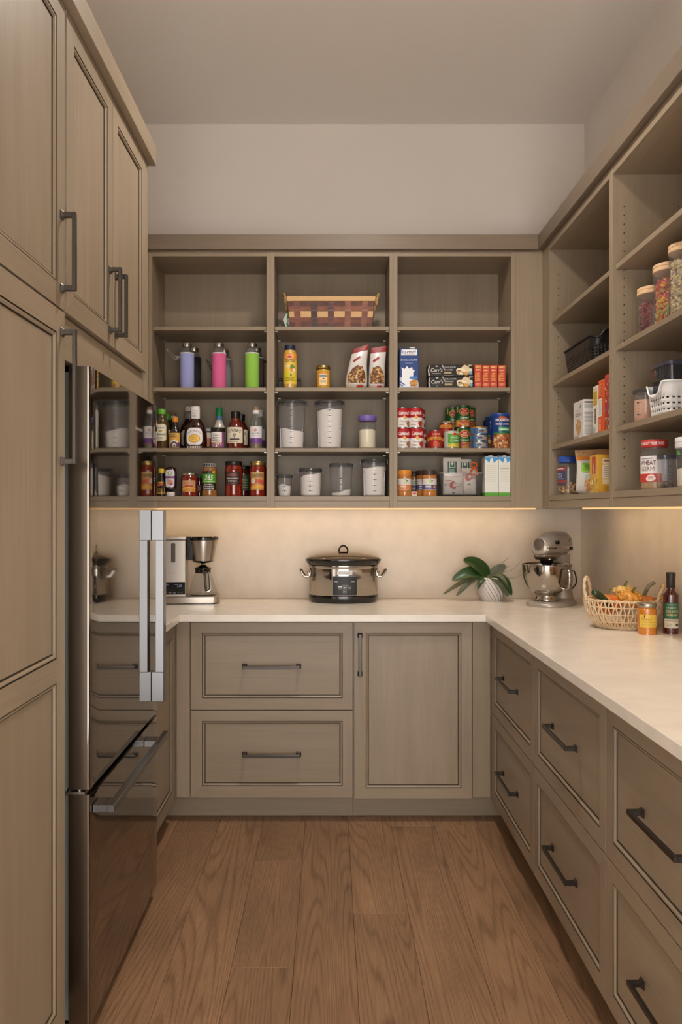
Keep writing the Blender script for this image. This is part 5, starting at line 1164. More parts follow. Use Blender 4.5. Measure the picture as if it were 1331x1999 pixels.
vessel('nut_jar', 'clear jar of nuts with blue lid in the far corner of the right wall shelf', 'jar', (nx, ny, S4), [('glass_body', P, CLEAR), ('lid', [(0, 146), (41, 146), (43, 148), (43, 170), (41, 173), (0, 173)], PL('#2a52a8', 0.35))],
    [('label', 46, [('rr', -34, 0, 30, 80, 4, '#3a3f5f'), ('r', -34, 62, 30, 80, '#8a3a3a'), ('r', -34, 8, 30, 22, '#8f3a36'), ('w', -2, 44, 9, 36, '#cfcad0'), ('w', -2, 32, 9, 32, '#cfcad0'), ('l', -24, 24, 20, 30, 1, '#b9b4bc'), ('l', -26, 68, 20, 76, 1, '#d8cfc8')], P)], rot=-62)
heap('nuts', 'mixed nuts in the blue lidded jar', 'nuts', (nx, ny, S4), 0.0465, 0.004, 0.052, 0.020, NUTM, 170, 3)
secs = [(0, 0, 96, 20), (14, 0, 97, 30), (60, 0, 96, 36), (110, 0, 92, 28), (150, 0, 94, 14), (172, 0, 98, 6), (190, 0, 100, 1.5)]
t, sf = pouch('snack_bag', 'white and orange snack bag with green leaf mark behind the yellow box', 'bag', (1.128, 3.350, S4), secs, M('snack_bag', '#d8d3cc', 0.35, bump=0.3, bscale=40, coat=.3), -27)
decal(t, 'label', [('r', -96, 160, 96, 188, '#c9a070'), ('s', -90, 164, 90, 184, 20, 7, ['#d9783a', '#b98a5a'], 3), ('r', -97, 144, 97, 160, '#df8a35'), ('b', -52, 112, 24, 24, '#8fc24a'), ('b', -50, 112, 14, 13, '#6fa836'), ('e', -26, 118, 7, 7, '#4a9ac0'), ('r', -54, 62, 6, 84, '#a9b5b5'), ('p', [(-44, 62), (-8, 62), (-20, 78), (-34, 66)], '#dcdedc'), ('p', [(-56, 34), (10, 34), (8, 62), (-54, 62)], '#c99a6a'), ('s', -50, 36, 6, 62, 26, 6, ['#e0bc8c', '#a8703c', '#8a5530', '#d8a468'], 8), ('p', [(-50, 14), (40, 30), (40, 44), (-44, 34)], '#e07a2a'), ('r', -40, 2, 30, 14, '#e4cdb8')], sf, base=0.6)
onr('snack_box', 'yellow box with red arched emblem and nutrition panel beside the partition', 'box', 1.030, 3.120, S4, 100, 165, 148, PL('#dba63a', 0.4), [('p', [(-22, 72), (-22, 142), (20, 142), (20, 72), (0, 82)], '#b8392a'), ('p', [(-6, 96), (0, 130), (6, 96), (0, 90)], '#e8d8b0'), ('w', 0, 84, 5, 30, '#e8c890'), ('s', -44, 8, 40, 60, 40, 8, ['#e8c85a', '#c9b04a', '#d8882f', '#a9a04a', '#e9dfae'], 4), ('r', 36, 0, 50, 148, '#e3b548')],
    side_ops=[('r', -66, 112, 70, 132, '#e6d0b0'), ('l', -60, 118, 60, 128, 1, '#8a4a36'), ('r', -66, 56, 70, 108, '#e9dcc6'), ('l', -62, 60, 64, 104, 6, '#b9a58c'), ('r', -66, 34, 70, 52, '#e6cfa8'), ('l', -60, 8, 62, 28, 3, '#c08a2c')])

# wood lidded canisters
WLID = M('pale_wood_lid', '#d8b48c', 0.5, var=0.1, vscale=30, aniso=(2, 20, 2))
def canister(label, x, y, h, r=0.052):
    t = thing('glass_canister', label, 'canister', (x, y, S2), 0, 'wood lidded glass canisters')
    MB().lathe([(0, .001), (r-.002, .0), (r, .003), (r, h-.022)], CLEAR, 36).build('glass_body', t, smooth=45)
    lid = MB().lathe([(0, h-.024), (r+.001, h-.024), (r+.0025, h-.022), (r+.0025, h-.013), (r+.001, h-.0115), (r+.001, h-.0105), (r+.0025, h-.009), (r+.0025, h-.002), (r+.001, h), (0, h)], WLID, 36).build('lid', t, smooth=35)
    return t
canister('shortest wood lidded canister, holding red beans', 1.103, 2.722, 0.168)
canister('middle wood lidded canister, holding coloured pasta rings', 1.103, 2.588, 0.206)
canister('tallest wood lidded canister, holding pale flakes', 1.103, 2.470, 0.232)
heap('beans', 'dark red kidney beans in the shortest wood lidded canister', 'beans', (1.103, 2.722, S2), 0.0505, .004, .118, 0.013, [M('bean_'+str(i), c, 0.2, coat=.6) for i, c in enumerate(('#7a1c1e', '#5f1418', '#92282a'))], 620, 5)
heap('pasta', 'red, green and orange pasta rings in the middle wood lidded canister', 'pasta', (1.103, 2.588, S2), 0.0480, .005, .156, 0.017, [M('pasta_'+str(i), c, 0.5) for i, c in enumerate(('#d98a2c', '#9aa04e', '#dca23a', '#c4503e', '#b8423a'))], 560, 6, 'ring')
heap('flakes', 'pale oat flakes in the tallest wood lidded canister', 'flakes', (1.103, 2.470, S2), 0.0490, .004, .182, 0.015, [M('flake_'+str(i), c, 0.7) for i, c in enumerate(('#d2bd92', '#dccba6', '#a98a58', '#cdb9a4'))], 1500, 7, 'flake')

# white holed basket with a clear lidded box in it, and a little container behind
WHTB = M('white_basket_plastic', '#e2e0de', 0.4)
def dip_white(a, b):
    if a < -0.8: return -0.042*max(0, 1-(abs(b)/0.66)**2)**0.5 if abs(b) < 0.66 else 0.0
    return 0.0
holed_basket('storage_basket', 'white plastic basket with round holes and a scooped end', (1.150, 2.545, S3), 0.118, 0.078, 0.104, WHTB, dip_white, 3, 40, 0, False, rr_=0.028)
t = thing('lidded_box', 'clear plastic box with dark rim sitting in the white basket', 'container', (1.150, 2.545, S3+.0045))
MB().loft([rect(.090, .055, .02, 0), rect(.100, .063, .022, .004), rect(.106, .068, .024, .150)], GLASS('grey_box_plastic', '#8b8b90', 0.10, 0.06), True, False).build('body', t, smooth=45)
mb = MB(); mb.loft([rect(.106, .068, .024, .1505), rect(.109, .071, .025, .152), rect(.109, .071, .025, .163), rect(.10, .063, .022, .166)], M('dark_lid', '#3a3a44', 0.25)).build('lid', t, smooth=35)
MB().box(-0.03, -0.0745, .146, 0.03, -0.0715, .166, PL('#8a8a94', .3)).build('latch', t, smooth=0, bevel=.001)
t = thing('measuring_jar', 'small clear jar of peach powder tucked behind the white basket', 'jar', (1.062, 2.690, S3))
P = [(0, 0), (36, 0), (38, 3), (39, 95)]
MB().lathe([(a/1000, b/1000) for a, b in P], CLEARP, 28).build('glass_body', t); MB().lathe([(0, .095), (.041, .095), (.041, .106), (0, .108)], SMOKE, 28).build('lid', t)
decal(t, 'measure_marks', [('e', -6, 22, 5, 3, '#4a4648'), ('r', 0, 21.5, 9, 22.5, '#4a4648'), ('e', -6, 62, 5, 3, '#4a4648'), ('r', 0, 61.5, 9, 62.5, '#4a4648'), ('r', -10, 42, -2, 43, '#9a5a3a'), ('r', -10, 32, -2, 33, '#9a5a3a'), ('r', -10, 52, -2, 53, '#9a5a3a')], cyl(P, 1, math.radians(-50)))
g = MB().lathe([(0, .002), (.034, .002), (.036, .006), (.0365, .072), (0, .075)], M('peach_powder', '#d9a98a', .85, var=.06, vscale=300), 28).build('powder'); g.location = t.location; tag(g, 'peach powder in the small jar behind the white basket', 'powder', kind='stuff')
# lowest shelf, second bay
x, y = 1.058, 2.605
P = crv([(0, 0), (40, 0), (43, 4), (43, 30), (43, 104), (42, 116), (37, 128), (37, 136)], 2)
vessel('wheat_germ_jar', 'wheat germ jar with red lid', 'jar', (x, y, S4), [('glass_body', P, CLEAR), ('lid', [(0, 137), (39.5, 137), (41, 139), (41, 158), (39, 161), (0, 161)], PL('#b8362f', .35))],
    [('label', 24, [('r', -66, 0, 58, 84, '#e3deda'), ('r', -66, 0, 58, 27, '#c0382e'), ('t', -12, 55, 14, 'WHEAT', '#6a3a34', {'w': 56, 'bold': .02}), ('t', -12, 36, 14, 'GERM', '#6a3a34', {'w': 46, 'bold': .02}), ('l', -34, 72, 10, 80, 1, '#9a94b0'), ('b', 0, 13, 15, 11, '#e8ded6'), ('l', -9, 7, 9, 19, 3, '#c0382e'), ('r', 34, 2, 56, 82, '#d5d2d4')], P), ('lid_label', 140, [('t', 0, 4, 9, "IT'S ABOUT YOUR FOOD", '#ecdcd4', {'w': 84, 'bold': .02})], [(41, 0), (41, 200)])], rot=-38)
g = MB().lathe([(0, .002), (.039, .002), (.0415, .006), (.0415, .104), (0, .106)], M('wheat_germ', '#c9a070', .9, var=.12, vscale=600), 28).build('wheat_germ'); g.location = (x, y, S4); tag(g, 'tan wheat germ in the red lidded jar', 'grain', kind='stuff')
x, y = 1.043, 2.470
t = thing('storage_container', 'small clear measuring container with dark lid in front of the wheat germ', 'container', (x, y, S4))
MB().loft([rect(.021, .021, .010, 0), rect(.0235, .0235, .011, .003), rect(.025, .025, .012, .090)], CLEARP, True, False).build('glass_body', t, smooth=45)
MB().loft([rect(.026, .026, .012, .0905), rect(.027, .027, .012, .092), rect(.027, .027, .012, .102), rect(.024, .024, .011, .104)], M('dark_lid', '#3a3a44', 0.25)).build('lid', t, smooth=35)
decal(t, 'measure_marks', [('e', 0, 28, 6, 3, SLATE), ('e', 0, 48, 6, 3, SLATE), ('e', 0, 68, 6, 3, SLATE), ('r', -10, 38, 10, 39, SLATE), ('r', -10, 58, 10, 59, SLATE)], flat((0, -0.0252, 0), (1, 0, 0), (0, 0, 1)))
heap('seeds', 'dark seeds at the bottom of the small measuring container', 'seeds', (x, y, S4), 0.021, .0005, .013, 0.006, [M('seed_'+str(i), c, .5) for i, c in enumerate(('#4a3a30', '#7a6450', '#2f2620'))], 150, 8)
x, y = 1.082, 2.375
t = thing('storage_container', 'clear container of cream powder with white lid at the frame edge', 'container', (x, y, S4))
P = [(0, 0), (44, 0), (47, 4), (50, 118)]
MB().lathe([(a/1000, b/1000) for a, b in P], CLEARP, 32).build('glass_body', t, smooth=45)
MB().lathe([(0, .118), (.052, .118), (.053, .120), (.053, .131), (.0515, .133), (.0515, .134), (.053, .136), (.053, .146), (.051, .149), (0, .149)], PL('#dcd9d8', .45), 32).build('lid', t, smooth=35)
decal(t, 'measure_marks', [('e', 0, 28, 6, 4, SLATE), ('e', 0, 55, 6, 4, SLATE), ('r', 6, 27.5, 18, 28.5, SLATE), ('r', 6, 54.5, 18, 55.5, SLATE), ('r', 0, 100, 34, 112, '#cfa288'), ('p', [(-26, 98), (-10, 98), (-22, 112)], '#4fa03a')], cyl(P, 1, math.radians(-58)))
g = MB().lathe([(0, .002), (.042, .002), (.0455, .006), (.0468, .055), (.02, .062), (0, .06)], CREAM, 28).build('powder'); g.location = t.location; tag(g, 'cream powder in the white lidded container', 'powder', kind='stuff')

# ---------------------------------------------------------------- counter: coffee maker and its carafe
ZT = 0.9142
CHROME = M('polished_steel', '#b3aca4', 0.09, 1.0); BRUSH = M('brushed_steel', '#b5aca2', 0.30, 1.0); BPL = M('glossy_black', '#0d0b0a', 0.15, coat=.5)
cm = thing('coffee_maker', 'stainless drip coffee maker with black display beside the fridge', 'coffee maker', (W(370, 3.93), 3.93, ZT), 6)
hx0 = -0.150
MB().loft([rect(.146, .085, .03, .004), rect(.148, .087, .03, .006), rect(.148, .087, .03, .034), rect(.144, .083, .03, .038)], BRUSH).build('base', cm, smooth=40)
MB().loft([rect(.143, .083, .03, 0), rect(.143, .083, .03, .006)], BPL).build('foot', cm, smooth=40)
mb = MB(); mb.box(-.146, -.084, .036, -.012, .084, .310, BRUSH); mb.build('tower', cm, smooth=0, bevel=.004, seg=2)
MB().box(-.147, -.085, .3105, -.011, .085, .327, BRUSH).build('tank_lid', cm, smooth=0, bevel=.003, seg=2)
sc_ = MB().box(-.128, -.0862, .048, -.016, -.0835, .108, M('display_glass', '#15151b', .12)).build('display', cm, smooth=0, bevel=.002)
decal(cm, 'display_print', [('t', 30, 36, 12, '2:50', '#9aa6c8', {'w': 22}), ('r', -44, 46, -22, 52, '#4a66a0'), ('r', -44, 42, -22, 43, '#4a66a0'), ('l', 4, 46, 22, 50, 1, '#7a86a8'), ('r', -44, 6, -30, 12, '#5a5658'), ('r', -22, 6, -8, 12, '#5a5658'), ('r', 0, 6, 14, 12, '#5a5658'), ('r', 24, 7, 30, 11, '#5a5658'), ('r', 38, 7, 44, 11, '#5a5658')], flat((-.072, -.0862, .048), (1, 0, 0), (0, 0, 1)))
MB().loft([[(x_, -.0865, z_) for x_, _, z_ in [(-.072+q[0], 0, .248+q[1]) for q in [(a, b) for a, b, c in rect(.010, .046, .006, 0)]]], [(x_, -.083, z_) for x_, _, z_ in [(-.072+q[0], 0, .248+q[1]) for q in [(a, b) for a, b, c in rect(.0105, .0465, .006, 0)]]]], M('water_gauge', '#5a5550', .15)).build('water_gauge', cm, smooth=0)
decal(cm, 'logo', [('w', 0, 0, 7, 60, '#a39a90')], flat((-.072, -.0845, .148), (1, 0, 0), (0, 0, 1)))
fx, fy = .066, -.010
MB().lathe([(.049, .205), (.052, .207), (.070, .302), (.070, .308)], CHROME if False else BRUSH, 40, (fx, fy, 0)).build('filter_cone', cm)
MB().lathe([(0, .197), (.04, .197), (.051, .203), (.051, .2075), (0, .2075)], BPL, 32, (fx, fy, 0)).lathe([(0, .190), (.010, .190), (.013, .197), (0, .197)], BPL, 16, (fx, fy, 0)).build('drip_valve', cm)
mb = MB().lathe([(0, .306), (.071, .306), (.0745, .310), (.0745, .320), (.070, .325), (0, .326)], BPL, 40, (fx, fy, 0)); mb.box(fx+.070, fy-.012, .312, fx+.084, fy+.012, .317, BPL); mb.build('filter_lid', cm, smooth=40)
MB().box(-.011, -.052, .210, .018, .052, .322, BPL).build('arm', cm, smooth=0, bevel=.003)
MB().lathe([(0, .038), (.060, .038), (.062, .040), (.060, .0415), (0, .0415)], BPL, 36, (fx, fy, 0)).build('hot_plate', cm)
M4 = Matrix.Rotation(math.radians(6), 4, 'Z'); cp = Vector(cm.location)+M4 @ Vector((fx, fy, .0418))
cf = thing('coffee_carafe', 'glass carafe with black and steel handle on the coffee maker', 'carafe', tuple(cp), 6)
MB().lathe(crv([(0, .001), (.060, .001), (.067, .006), (.067, .016), (.060, .036), (.044, .090), (.036, .112), (.037, .122)], 3), CLEAR, 36).build('glass_body', cf, smooth=50)
MB().lathe([(0, .123), (.040, .123), (.042, .126), (.040, .130), (.020, .136), (.012, .144), (0, .145)], BPL, 32).lathe([(.0375, .104), (.0385, .105), (.0385, .122), (.0375, .123)], BPL, 32).build('lid', cf)
MB().tube(crv([(0.004, -.036, .116), (.006, -.055, .114), (.010, -.062, .108), (.014, -.066, .06), (.018, -.068, .022)], 4), .0058, BPL, 8).build('handle', cf)
MB().tube(crv([(.012, -.040, .115), (.024, -.058, .112), (.032, -.064, .100), (.036, -.066, .05), (.036, -.067, .030), (.028, -.068, .022), (.020, -.068, .020)], 4), .0062, CHROME, 8, flat=.5).build('handle_trim', cf)

# ---------------------------------------------------------------- slow cooker
ck = thing('slow_cooker', 'oval stainless slow cooker with black base and glass lid against the backsplash', 'slow cooker', (W(670, 3.975), 3.975, ZT))
A, B = .172, .115
def oval(prof, m, name, par=None, n=64, e=0.0):
    mb = MB(); rings = []
    for (k, z) in prof: rings.append([(( A*k+0)*math.cos(2*PI*j/n), (B*k)*math.sin(2*PI*j/n), z) for j in range(n)])
    return mb.loft(rings, m).build(name, par or ck, smooth=35)
oval([(.93, .0), (.99, .012), (1.0, .034), (.985, .038)], BPL, 'base')
oval([(.985, .0375), (.99, .039), (1.0, .165), (1.0, .172), (1.01, .174), (1.01, .182), (.99, .184)], CHROME, 'body')
oval([(1.0, .184), (1.055, .192), (1.10, .206), (1.10, .211), (1.06, .212), (1.0, .206)], BPL, 'rim')
GL = GLASS('lid_glass', '#d9c9b2', .12, .04)
ld = oval([(1.06, .212), (1.0, .220), (.8, .232), (.5, .239), (.2, .241), (.02, .241)], GL, 'lid')
oval([(1.07, .2115), (1.07, .214), (1.04, .217), (1.03, .2125)], M('lid_band', '#4a4038', .3, .6), 'lid_band', ld)
mb = MB(); mb.lathe([(0, .240), (.022, .240), (.024, .244), (.020, .247), (0, .248)], BPL, 24); mb.tube(crv([(-.022, 0, .246), (-.020, 0, .262), (-.010, 0, .274), (0, 0, .277), (.010, 0, .274), (.020, 0, .262), (.022, 0, .246)], 4), .0042, BPL, 8, flat=1.6); mb.build('lid_knob', ck)
for sg in (-1, 1):
    mb = MB(); mb.tube(crv([(sg*.172, -.022, .128), (sg*.186, -.022, .124), (sg*.200, -.02, .138), (sg*.210, -.018, .158), (sg*.212, 0, .160), (sg*.210, .018, .158), (sg*.200, .02, .138), (sg*.186, .022, .124), (sg*.172, .022, .128)], 4), .0062, CHROME, 10)
    mb.tube([(sg*.168, -.022, .128), (sg*.176, -.022, .150)], .006, CHROME, 8).tube([(sg*.168, .022, .128), (sg*.176, .022, .150)], .006, CHROME, 8)
    mb.build('handle', ck)
def onoval(k=1.0):
    def f(u, v, off):
        a = u/1000/A; return (A*k*math.sin(a), -(B*k)*math.cos(a)-off/1000-.0008, v/1000)
    f.curved = True; return f
decal(ck, 'control_panel', [('rr', -57, 41, 67, 134, 4, '#8f8a84'), ('rr', -55.5, 42.5, 65.5, 132.5, 4, '#141210'), ('rr', -22, 96, 32, 131, 4, '#050406'), ('l', -46, 105, -28, 110, 1, '#cfcac4'), ('l', 36, 105, 56, 110, 1, '#cfcac4'),
    ('rr', -27, 72, -8, 87, 5, '#cfcac4'), ('rr', -26, 73, -9, 80, 3, '#2a2622'), ('rr', -4, 72, 14, 87, 5, '#b9b4ae'), ('rr', -3, 73, 13, 86, 5, '#2a2622'), ('rr', 18, 72, 37, 87, 5, '#b9b4ae'), ('rr', 19, 73, 36, 86, 5, '#2a2622'), ('rr', -4, 53, 14, 69, 5, '#b9b4ae'), ('rr', -3, 54, 13, 68, 5, '#2a2622'), ('e', 5, 79.5, 2.4, 2.4, '#e0dbd5'), ('r', 23, 78.5, 32, 80, '#e0dbd5'), ('e', 5, 61, 2, 2, '#a8a39d'), ('l', -10, 89, 22, 92, 1, '#a8a39d')], onoval(), base=.3)
decal(ck, 'logo', [('rr', -32, 141, 42, 160, 3, '#d9d6d2'), ('t', 5, 146, 10.5, 'crock·pot', '#4a7a86', {'w': 56})], onoval(), base=.3)

# ---------------------------------------------------------------- potted orchid
px0, py0 = W(961, 4.015), 4.015
po = thing('potted_orchid', 'leafy orchid in a white textured pot against the backsplash', 'plant', (px0, py0, ZT))
POT = M('white_pot', '#d9d3cf', .55, bump=.15, bscale=200); POTG = M('pot_groove', '#8f8580', .7)
mb = MB(); n = 132; prof = crv([(.050, 0), (.056, .008), (.068, .035), (.074, .065), (.075, .090), (.071, .110), (.066, .118)], 5); rings = []
for (r, z) in prof:                      # ribs spiral up the pot; every sixth column of facets is a groove, crossed by finer ones
    rg = []
    for j in range(n):
        a = 2*PI*j/n-z*9.0; d = .0024 if j % 6 == 0 else 0.0
        d += .0016*max(0, 1-4*abs(math.sin(11*a-z*150))); rg.append(((r-d)*math.cos(a), (r-d)*math.sin(a), z))
    rings.append(rg)
rings += [[(.062*math.cos(2*PI*j/n-1.0), .062*math.sin(2*PI*j/n-1.0), .117) for j in range(n)], [(.060*math.cos(2*PI*j/n-1.0), .060*math.sin(2*PI*j/n-1.0), .100) for j in range(n)]]
mb.v = [p for r in rings for p in r]; mi0, mi1 = mb.mi(POT), mb.mi(POTG)
for i in range(len(rings)-1):
    for j in range(n):
        k = (j+1) % n; mb.f.append([i*n+j, i*n+k, (i+1)*n+k, (i+1)*n+j]); mb.m.append(mi1 if (j % 6 == 0 and i < len(prof)-3) else mi0)
mb.build('pot', po, smooth=50)
MB().lathe([(0, .104), (.0595, .104), (.0595, .108), (.03, .114), (0, .115)], M('bark', '#6a4a36', .9, bump=1.0, bscale=60, var=.4, vscale=60), 24).build('bark', po)
LEAFM = M('orchid_leaf', '#2c4a22', .35, var=.22, vscale=14); LEAF2 = M('orchid_leaf_back', '#5a6049', .5, var=.2, vscale=20)
def leaf(pts, wd, m=LEAFM, fold=.25, up=(0, 0, 1)):
    P = [Vector(p) for p in crv(pts, 6)]; N = len(P); rings = []
    for i, p in enumerate(P):
        tt = (P[min(i+1, N-1)]-P[max(i-1, 0)]).normalized(); side = tt.cross(Vector(up)).normalized(); nn = side.cross(tt).normalized()
        s = i/(N-1); wv = wd*(math.sin(PI*min(1, .12+.88*s*.98))**.7)*(1-.1*s)
        if i == N-1: wv = wd*.08
        rings.append([tuple(p+side*(wv*q)+nn*(fold*wv*(abs(q)**1.2)+o)) for q, o in ((-1, 0), (-.5, 0), (0, 0), (.5, 0), (1, 0))]+[tuple(p+side*(wv*q)+nn*(fold*wv*(abs(q)**1.2)-.0016)) for q in (1, .5, 0, -.5, -1)])
    return MB().loft(rings, m).build('leaf', po, smooth=70)
c = (-.030, -.015, .122)
leaf([c, (-.055, -.020, .158), (-.100, -.024, .190), (-.150, -.026, .205)], .040, up=(.35, -1, .55))
leaf([c, (-.075, -.028, .140), (-.140, -.038, .138), (-.208, -.042, .104)], .036, up=(0.1, -1, .75))
leaf([c, (-.085, -.036, .118), (-.140, -.050, .080), (-.190, -.058, .028)], .021, LEAF2, up=(0, -.6, 1))
leaf([(-.035, .0, .122), (-.100, -.0, .118), (-.175, .005, .075), (-.245, .01, .030)], .019, LEAF2, up=(0, -.5, 1))
leaf([(-.035, -.03, .118), (-.058, -.052, .112), (-.076, -.062, .090), (-.085, -.066, .062)], .016, up=(-.4, -1, .3))
leaf([(-.020, -.022, .122), (.005, -.060, .118), (.032, -.086, .085), (.058, -.096, .030)], .034, LEAF2, up=(.2, -.8, .6))
leaf([(-.012, -.015, .122), (.025, -.050, .124), (.056, -.078, .088), (.076, -.088, .034)], .030, up=(.6, -.75, .5))
leaf([(-.015, -.008, .122), (.010, -.014, .140), (.035, -.018, .160), (.064, -.016, .176)], .029, LEAF2, up=(-.2, -1, .35))
RT = M('aerial_root', '#8f9a7e', .6)
for pts in ([(.005, .0, .115), (.02, .005, .150), (.05, .01, .185), (.085, .012, .215)], [(.01, .0, .115), (.05, .0, .140), (.10, .0, .155), (.148, -.005, .205)], [(.04, -.01, .115), (.08, -.01, .112), (.12, -.015, .118), (.158, -.02, .142)], [(.01, .0, .12), (.04, .0, .148), (.07, .0, .165), (.085, .0, .172)]):
    MB().tube(crv(pts, 5), [.0022-.0012*i/(5*(len(pts)-1)) for i in range(5*(len(pts)-1)+1)], RT, 6).build('aerial_root', po)

# ---------------------------------------------------------------- stand mixer
mx = thing('stand_mixer', 'silver stand mixer with steel bowl in the back right corner', 'mixer', (W(1083, 3.875), 3.875, ZT), -36)
SILV = M('silver_enamel', '#b3aba2', .36, .5, coat=.4)
def se(cx, cy, hw, hh, z=None, p=2.4, n=28, plane='xz'):
    o = []
    for j in range(n):
        a = 2*PI*j/n; c_, s_ = math.cos(a), math.sin(a)
        u = hw*math.copysign(abs(c_)**(2/p), c_); v = hh*math.copysign(abs(s_)**(2/p), s_)
        o.append((cx+u, z, cy+v) if plane == 'xz' else (cx+u, cy+v, z))
    return o
# base plate: forward is -y
MB().loft([se(0, -.045, .102, .150, 0, 2.6, 40, 'xy'), se(0, -.045, .104, .152, .006, 2.6, 40, 'xy'), se(0, -.045, .101, .149, .016, 2.6, 40, 'xy'), se(0, -.04, .085, .132, .025, 2.6, 40, 'xy'), se(0, -.02, .05, .08, .028, 2.4, 40, 'xy')], SILV).build('base', mx, smooth=60)
MB().loft([se(0, .055, .072, .058, .018, 2.4, 32, 'xy'), se(0, .058, .060, .050, .06, 2.4, 32, 'xy'), se(0, .062, .050, .044, .13, 2.4, 32, 'xy'), se(0, .060, .048, .046, .20, 2.4, 32, 'xy'), se(0, .052, .050, .054, .238, 2.4, 32, 'xy')], SILV).build('column', mx, smooth=60)
hd = []
for (y, hw, zb, zt, p) in ((.118, .012, .272, .292, 2.2), (.114, .034, .252, .320, 2.3), (.100, .050, .240, .340, 2.5), (.06, .058, .234, .350, 2.6), (0, .060, .234, .352, 2.7), (-.07, .058, .236, .350, 2.7), (-.13, .055, .238, .343, 2.6), (-.17, .050, .240, .332, 2.4), (-.195, .042, .243, .318, 2.3), (-.205, .030, .250, .300, 2.2)):
    hd.append(se(0, (zb+zt)/2, hw, (zt-zb)/2, y, p, 32))
hdo = MB().loft(hd, SILV).build('head', mx, smooth=60)
# trim band around the head
bd_ = MB(); pr = []
for (y, hw) in ((.105, .049), (.06, .0595), (0, .0615), (-.07, .0595), (-.13, .0565), (-.17, .0515), (-.198, .043)): pr.append((hw, y))
lp = [(x_, y_) for x_, y_ in pr]+[(0, -.2085)]+[(-x_, y_) for x_, y_ in reversed(pr)]
for (m_, za, zb, e) in ((M('band_steel', '#dcd6cf', .18, .9), .268, .286, .0016),):
    rings = []
    for (x_, y_) in lp:
        q = Vector((x_, y_ if abs(x_) > .01 else y_, 0)); d_ = Vector((x_, y_+.05, 0)).normalized()*e
        rings.append([(q.x+d_.x, q.y+d_.y, za), (q.x+d_.x, q.y+d_.y, zb), (q.x-d_.x*2, q.y-d_.y*2, zb), (q.x-d_.x*2, q.y-d_.y*2, za)])
    bd_.loft(rings, m_)
bd_.build('trim_band', mx, smooth=40)
def onband(u, v, off):                     # follows the trim band from the nose of the head back along its side
    P = [(0, -.2085)]+list(reversed(pr)); d = u/1000
    for (x0, y0), (x1, y1) in zip(P[:-1], P[1:]):
        L_ = math.hypot(x1-x0, y1-y0)
        if d <= L_ or (x1, y1) == P[-1]:
            t_ = d/L_; nx_, ny_ = -(y1-y0)/L_, (x1-x0)/L_; k_ = .0022+off/1000
            return (x0+(x1-x0)*t_-nx_*k_ if False else x0+(x1-x0)*t_+abs(nx_)*k_, y0+(y1-y0)*t_-abs(ny_)*k_, .268+v/1000)
        d -= L_
onband.curved = True
decal(mx, 'logo', [('t', 78, 4.5, 9.5, 'KitchenAid', '#2a2624', {'w': 78, 'bold': .03}), ('l', 140, 6, 165, 10, 1, '#6a625c')], onband, base=.2, step=4)
def xknob(y, z, r, l, m, nm, sub=None):
    mb = MB(); rings = []
    for (rr, x_) in ((r*.9, .054), (r, .0585), (r, .058+l), (r*.6, .058+l+.002)): rings.append([(x_, y+rr*math.cos(2*PI*j/20), z+rr*math.sin(2*PI*j/20)) for j in range(20)])
    return mb.loft(rings, m).build(nm, mx, smooth=40)
xknob(-.135, .303, .009, .012, BPL, 'attachment_knob'); xknob(.045, .268, .008, .012, BPL, 'speed_lever'); MB().tube([(.062, .045, .268), (.066, .015, .272)], .003, CHROME, 8).build('lever_arm', mx)
MB().box(.057, .03, .300, .0615, .036, .314, BPL).build('vent_slot', mx, smooth=0)
mb = MB(); mb.loft([[(rr*math.cos(2*PI*j/24), y_, .296+rr*math.sin(2*PI*j/24)) for j in range(24)] for (rr, y_) in ((.024, -.196), (.026, -.204), (.024, -.212), (.008, -.213))], BRUSH).build('hub_cap', mx, smooth=40)
MB().loft([se(0, -.105, .046, .075, .222, 2.4, 28, 'xy'), se(0, -.105, .052, .088, .236, 2.4, 28, 'xy'), se(0, -.105, .053, .090, .246, 2.4, 28, 'xy')], BRUSH).lathe([(0, .195), (.020, .195), (.030, .205), (.032, .224), (0, .224)], M('beater_hub', '#3a3632', .3, .8), 24, (0, -.11, 0)).build('planetary_hub', mx, smooth=45)
bw = thing('mixing_bowl', 'polished steel bowl standing on the silver mixer', 'bowl', (0, 0, 0))
bp_ = Vector(mx.location)+Matrix.Rotation(math.radians(-36), 4, 'Z') @ Vector((0, -.11, .0285)); bw.location = bp_
MB().lathe(crv([(.056, 0), (.055, .006), (.050, .018), (.052, .026), (.072, .042), (.094, .070), (.108, .105), (.113, .140), (.114, .165)], 3)+[(.118, .167), (.118, .170), (.113, .171), (.111, .165)]+crv([(.111, .165), (.105, .105), (.091, .071), (.070, .045), (.0, .032)], 3), CHROME, 56).build('bowl', bw, smooth=50)
hm = MB(); hm.tube(crv([(.050, -.098, .148), (.066, -.120, .150), (.074, -.132, .138), (.074, -.130, .085), (.066, -.112, .062), (.052, -.082, .066)], 5), .0055, CHROME, 8, flat=2.2); hm.build('handle', bw)
MB().tube(crv([(.03, .1, .05), (.055, .14, .09), (.045, .155, .14), (.03, .15, .15), (-.0, .11, .12)], 6), .0035, PL('#2a2522'), 8).build('cord', mx)

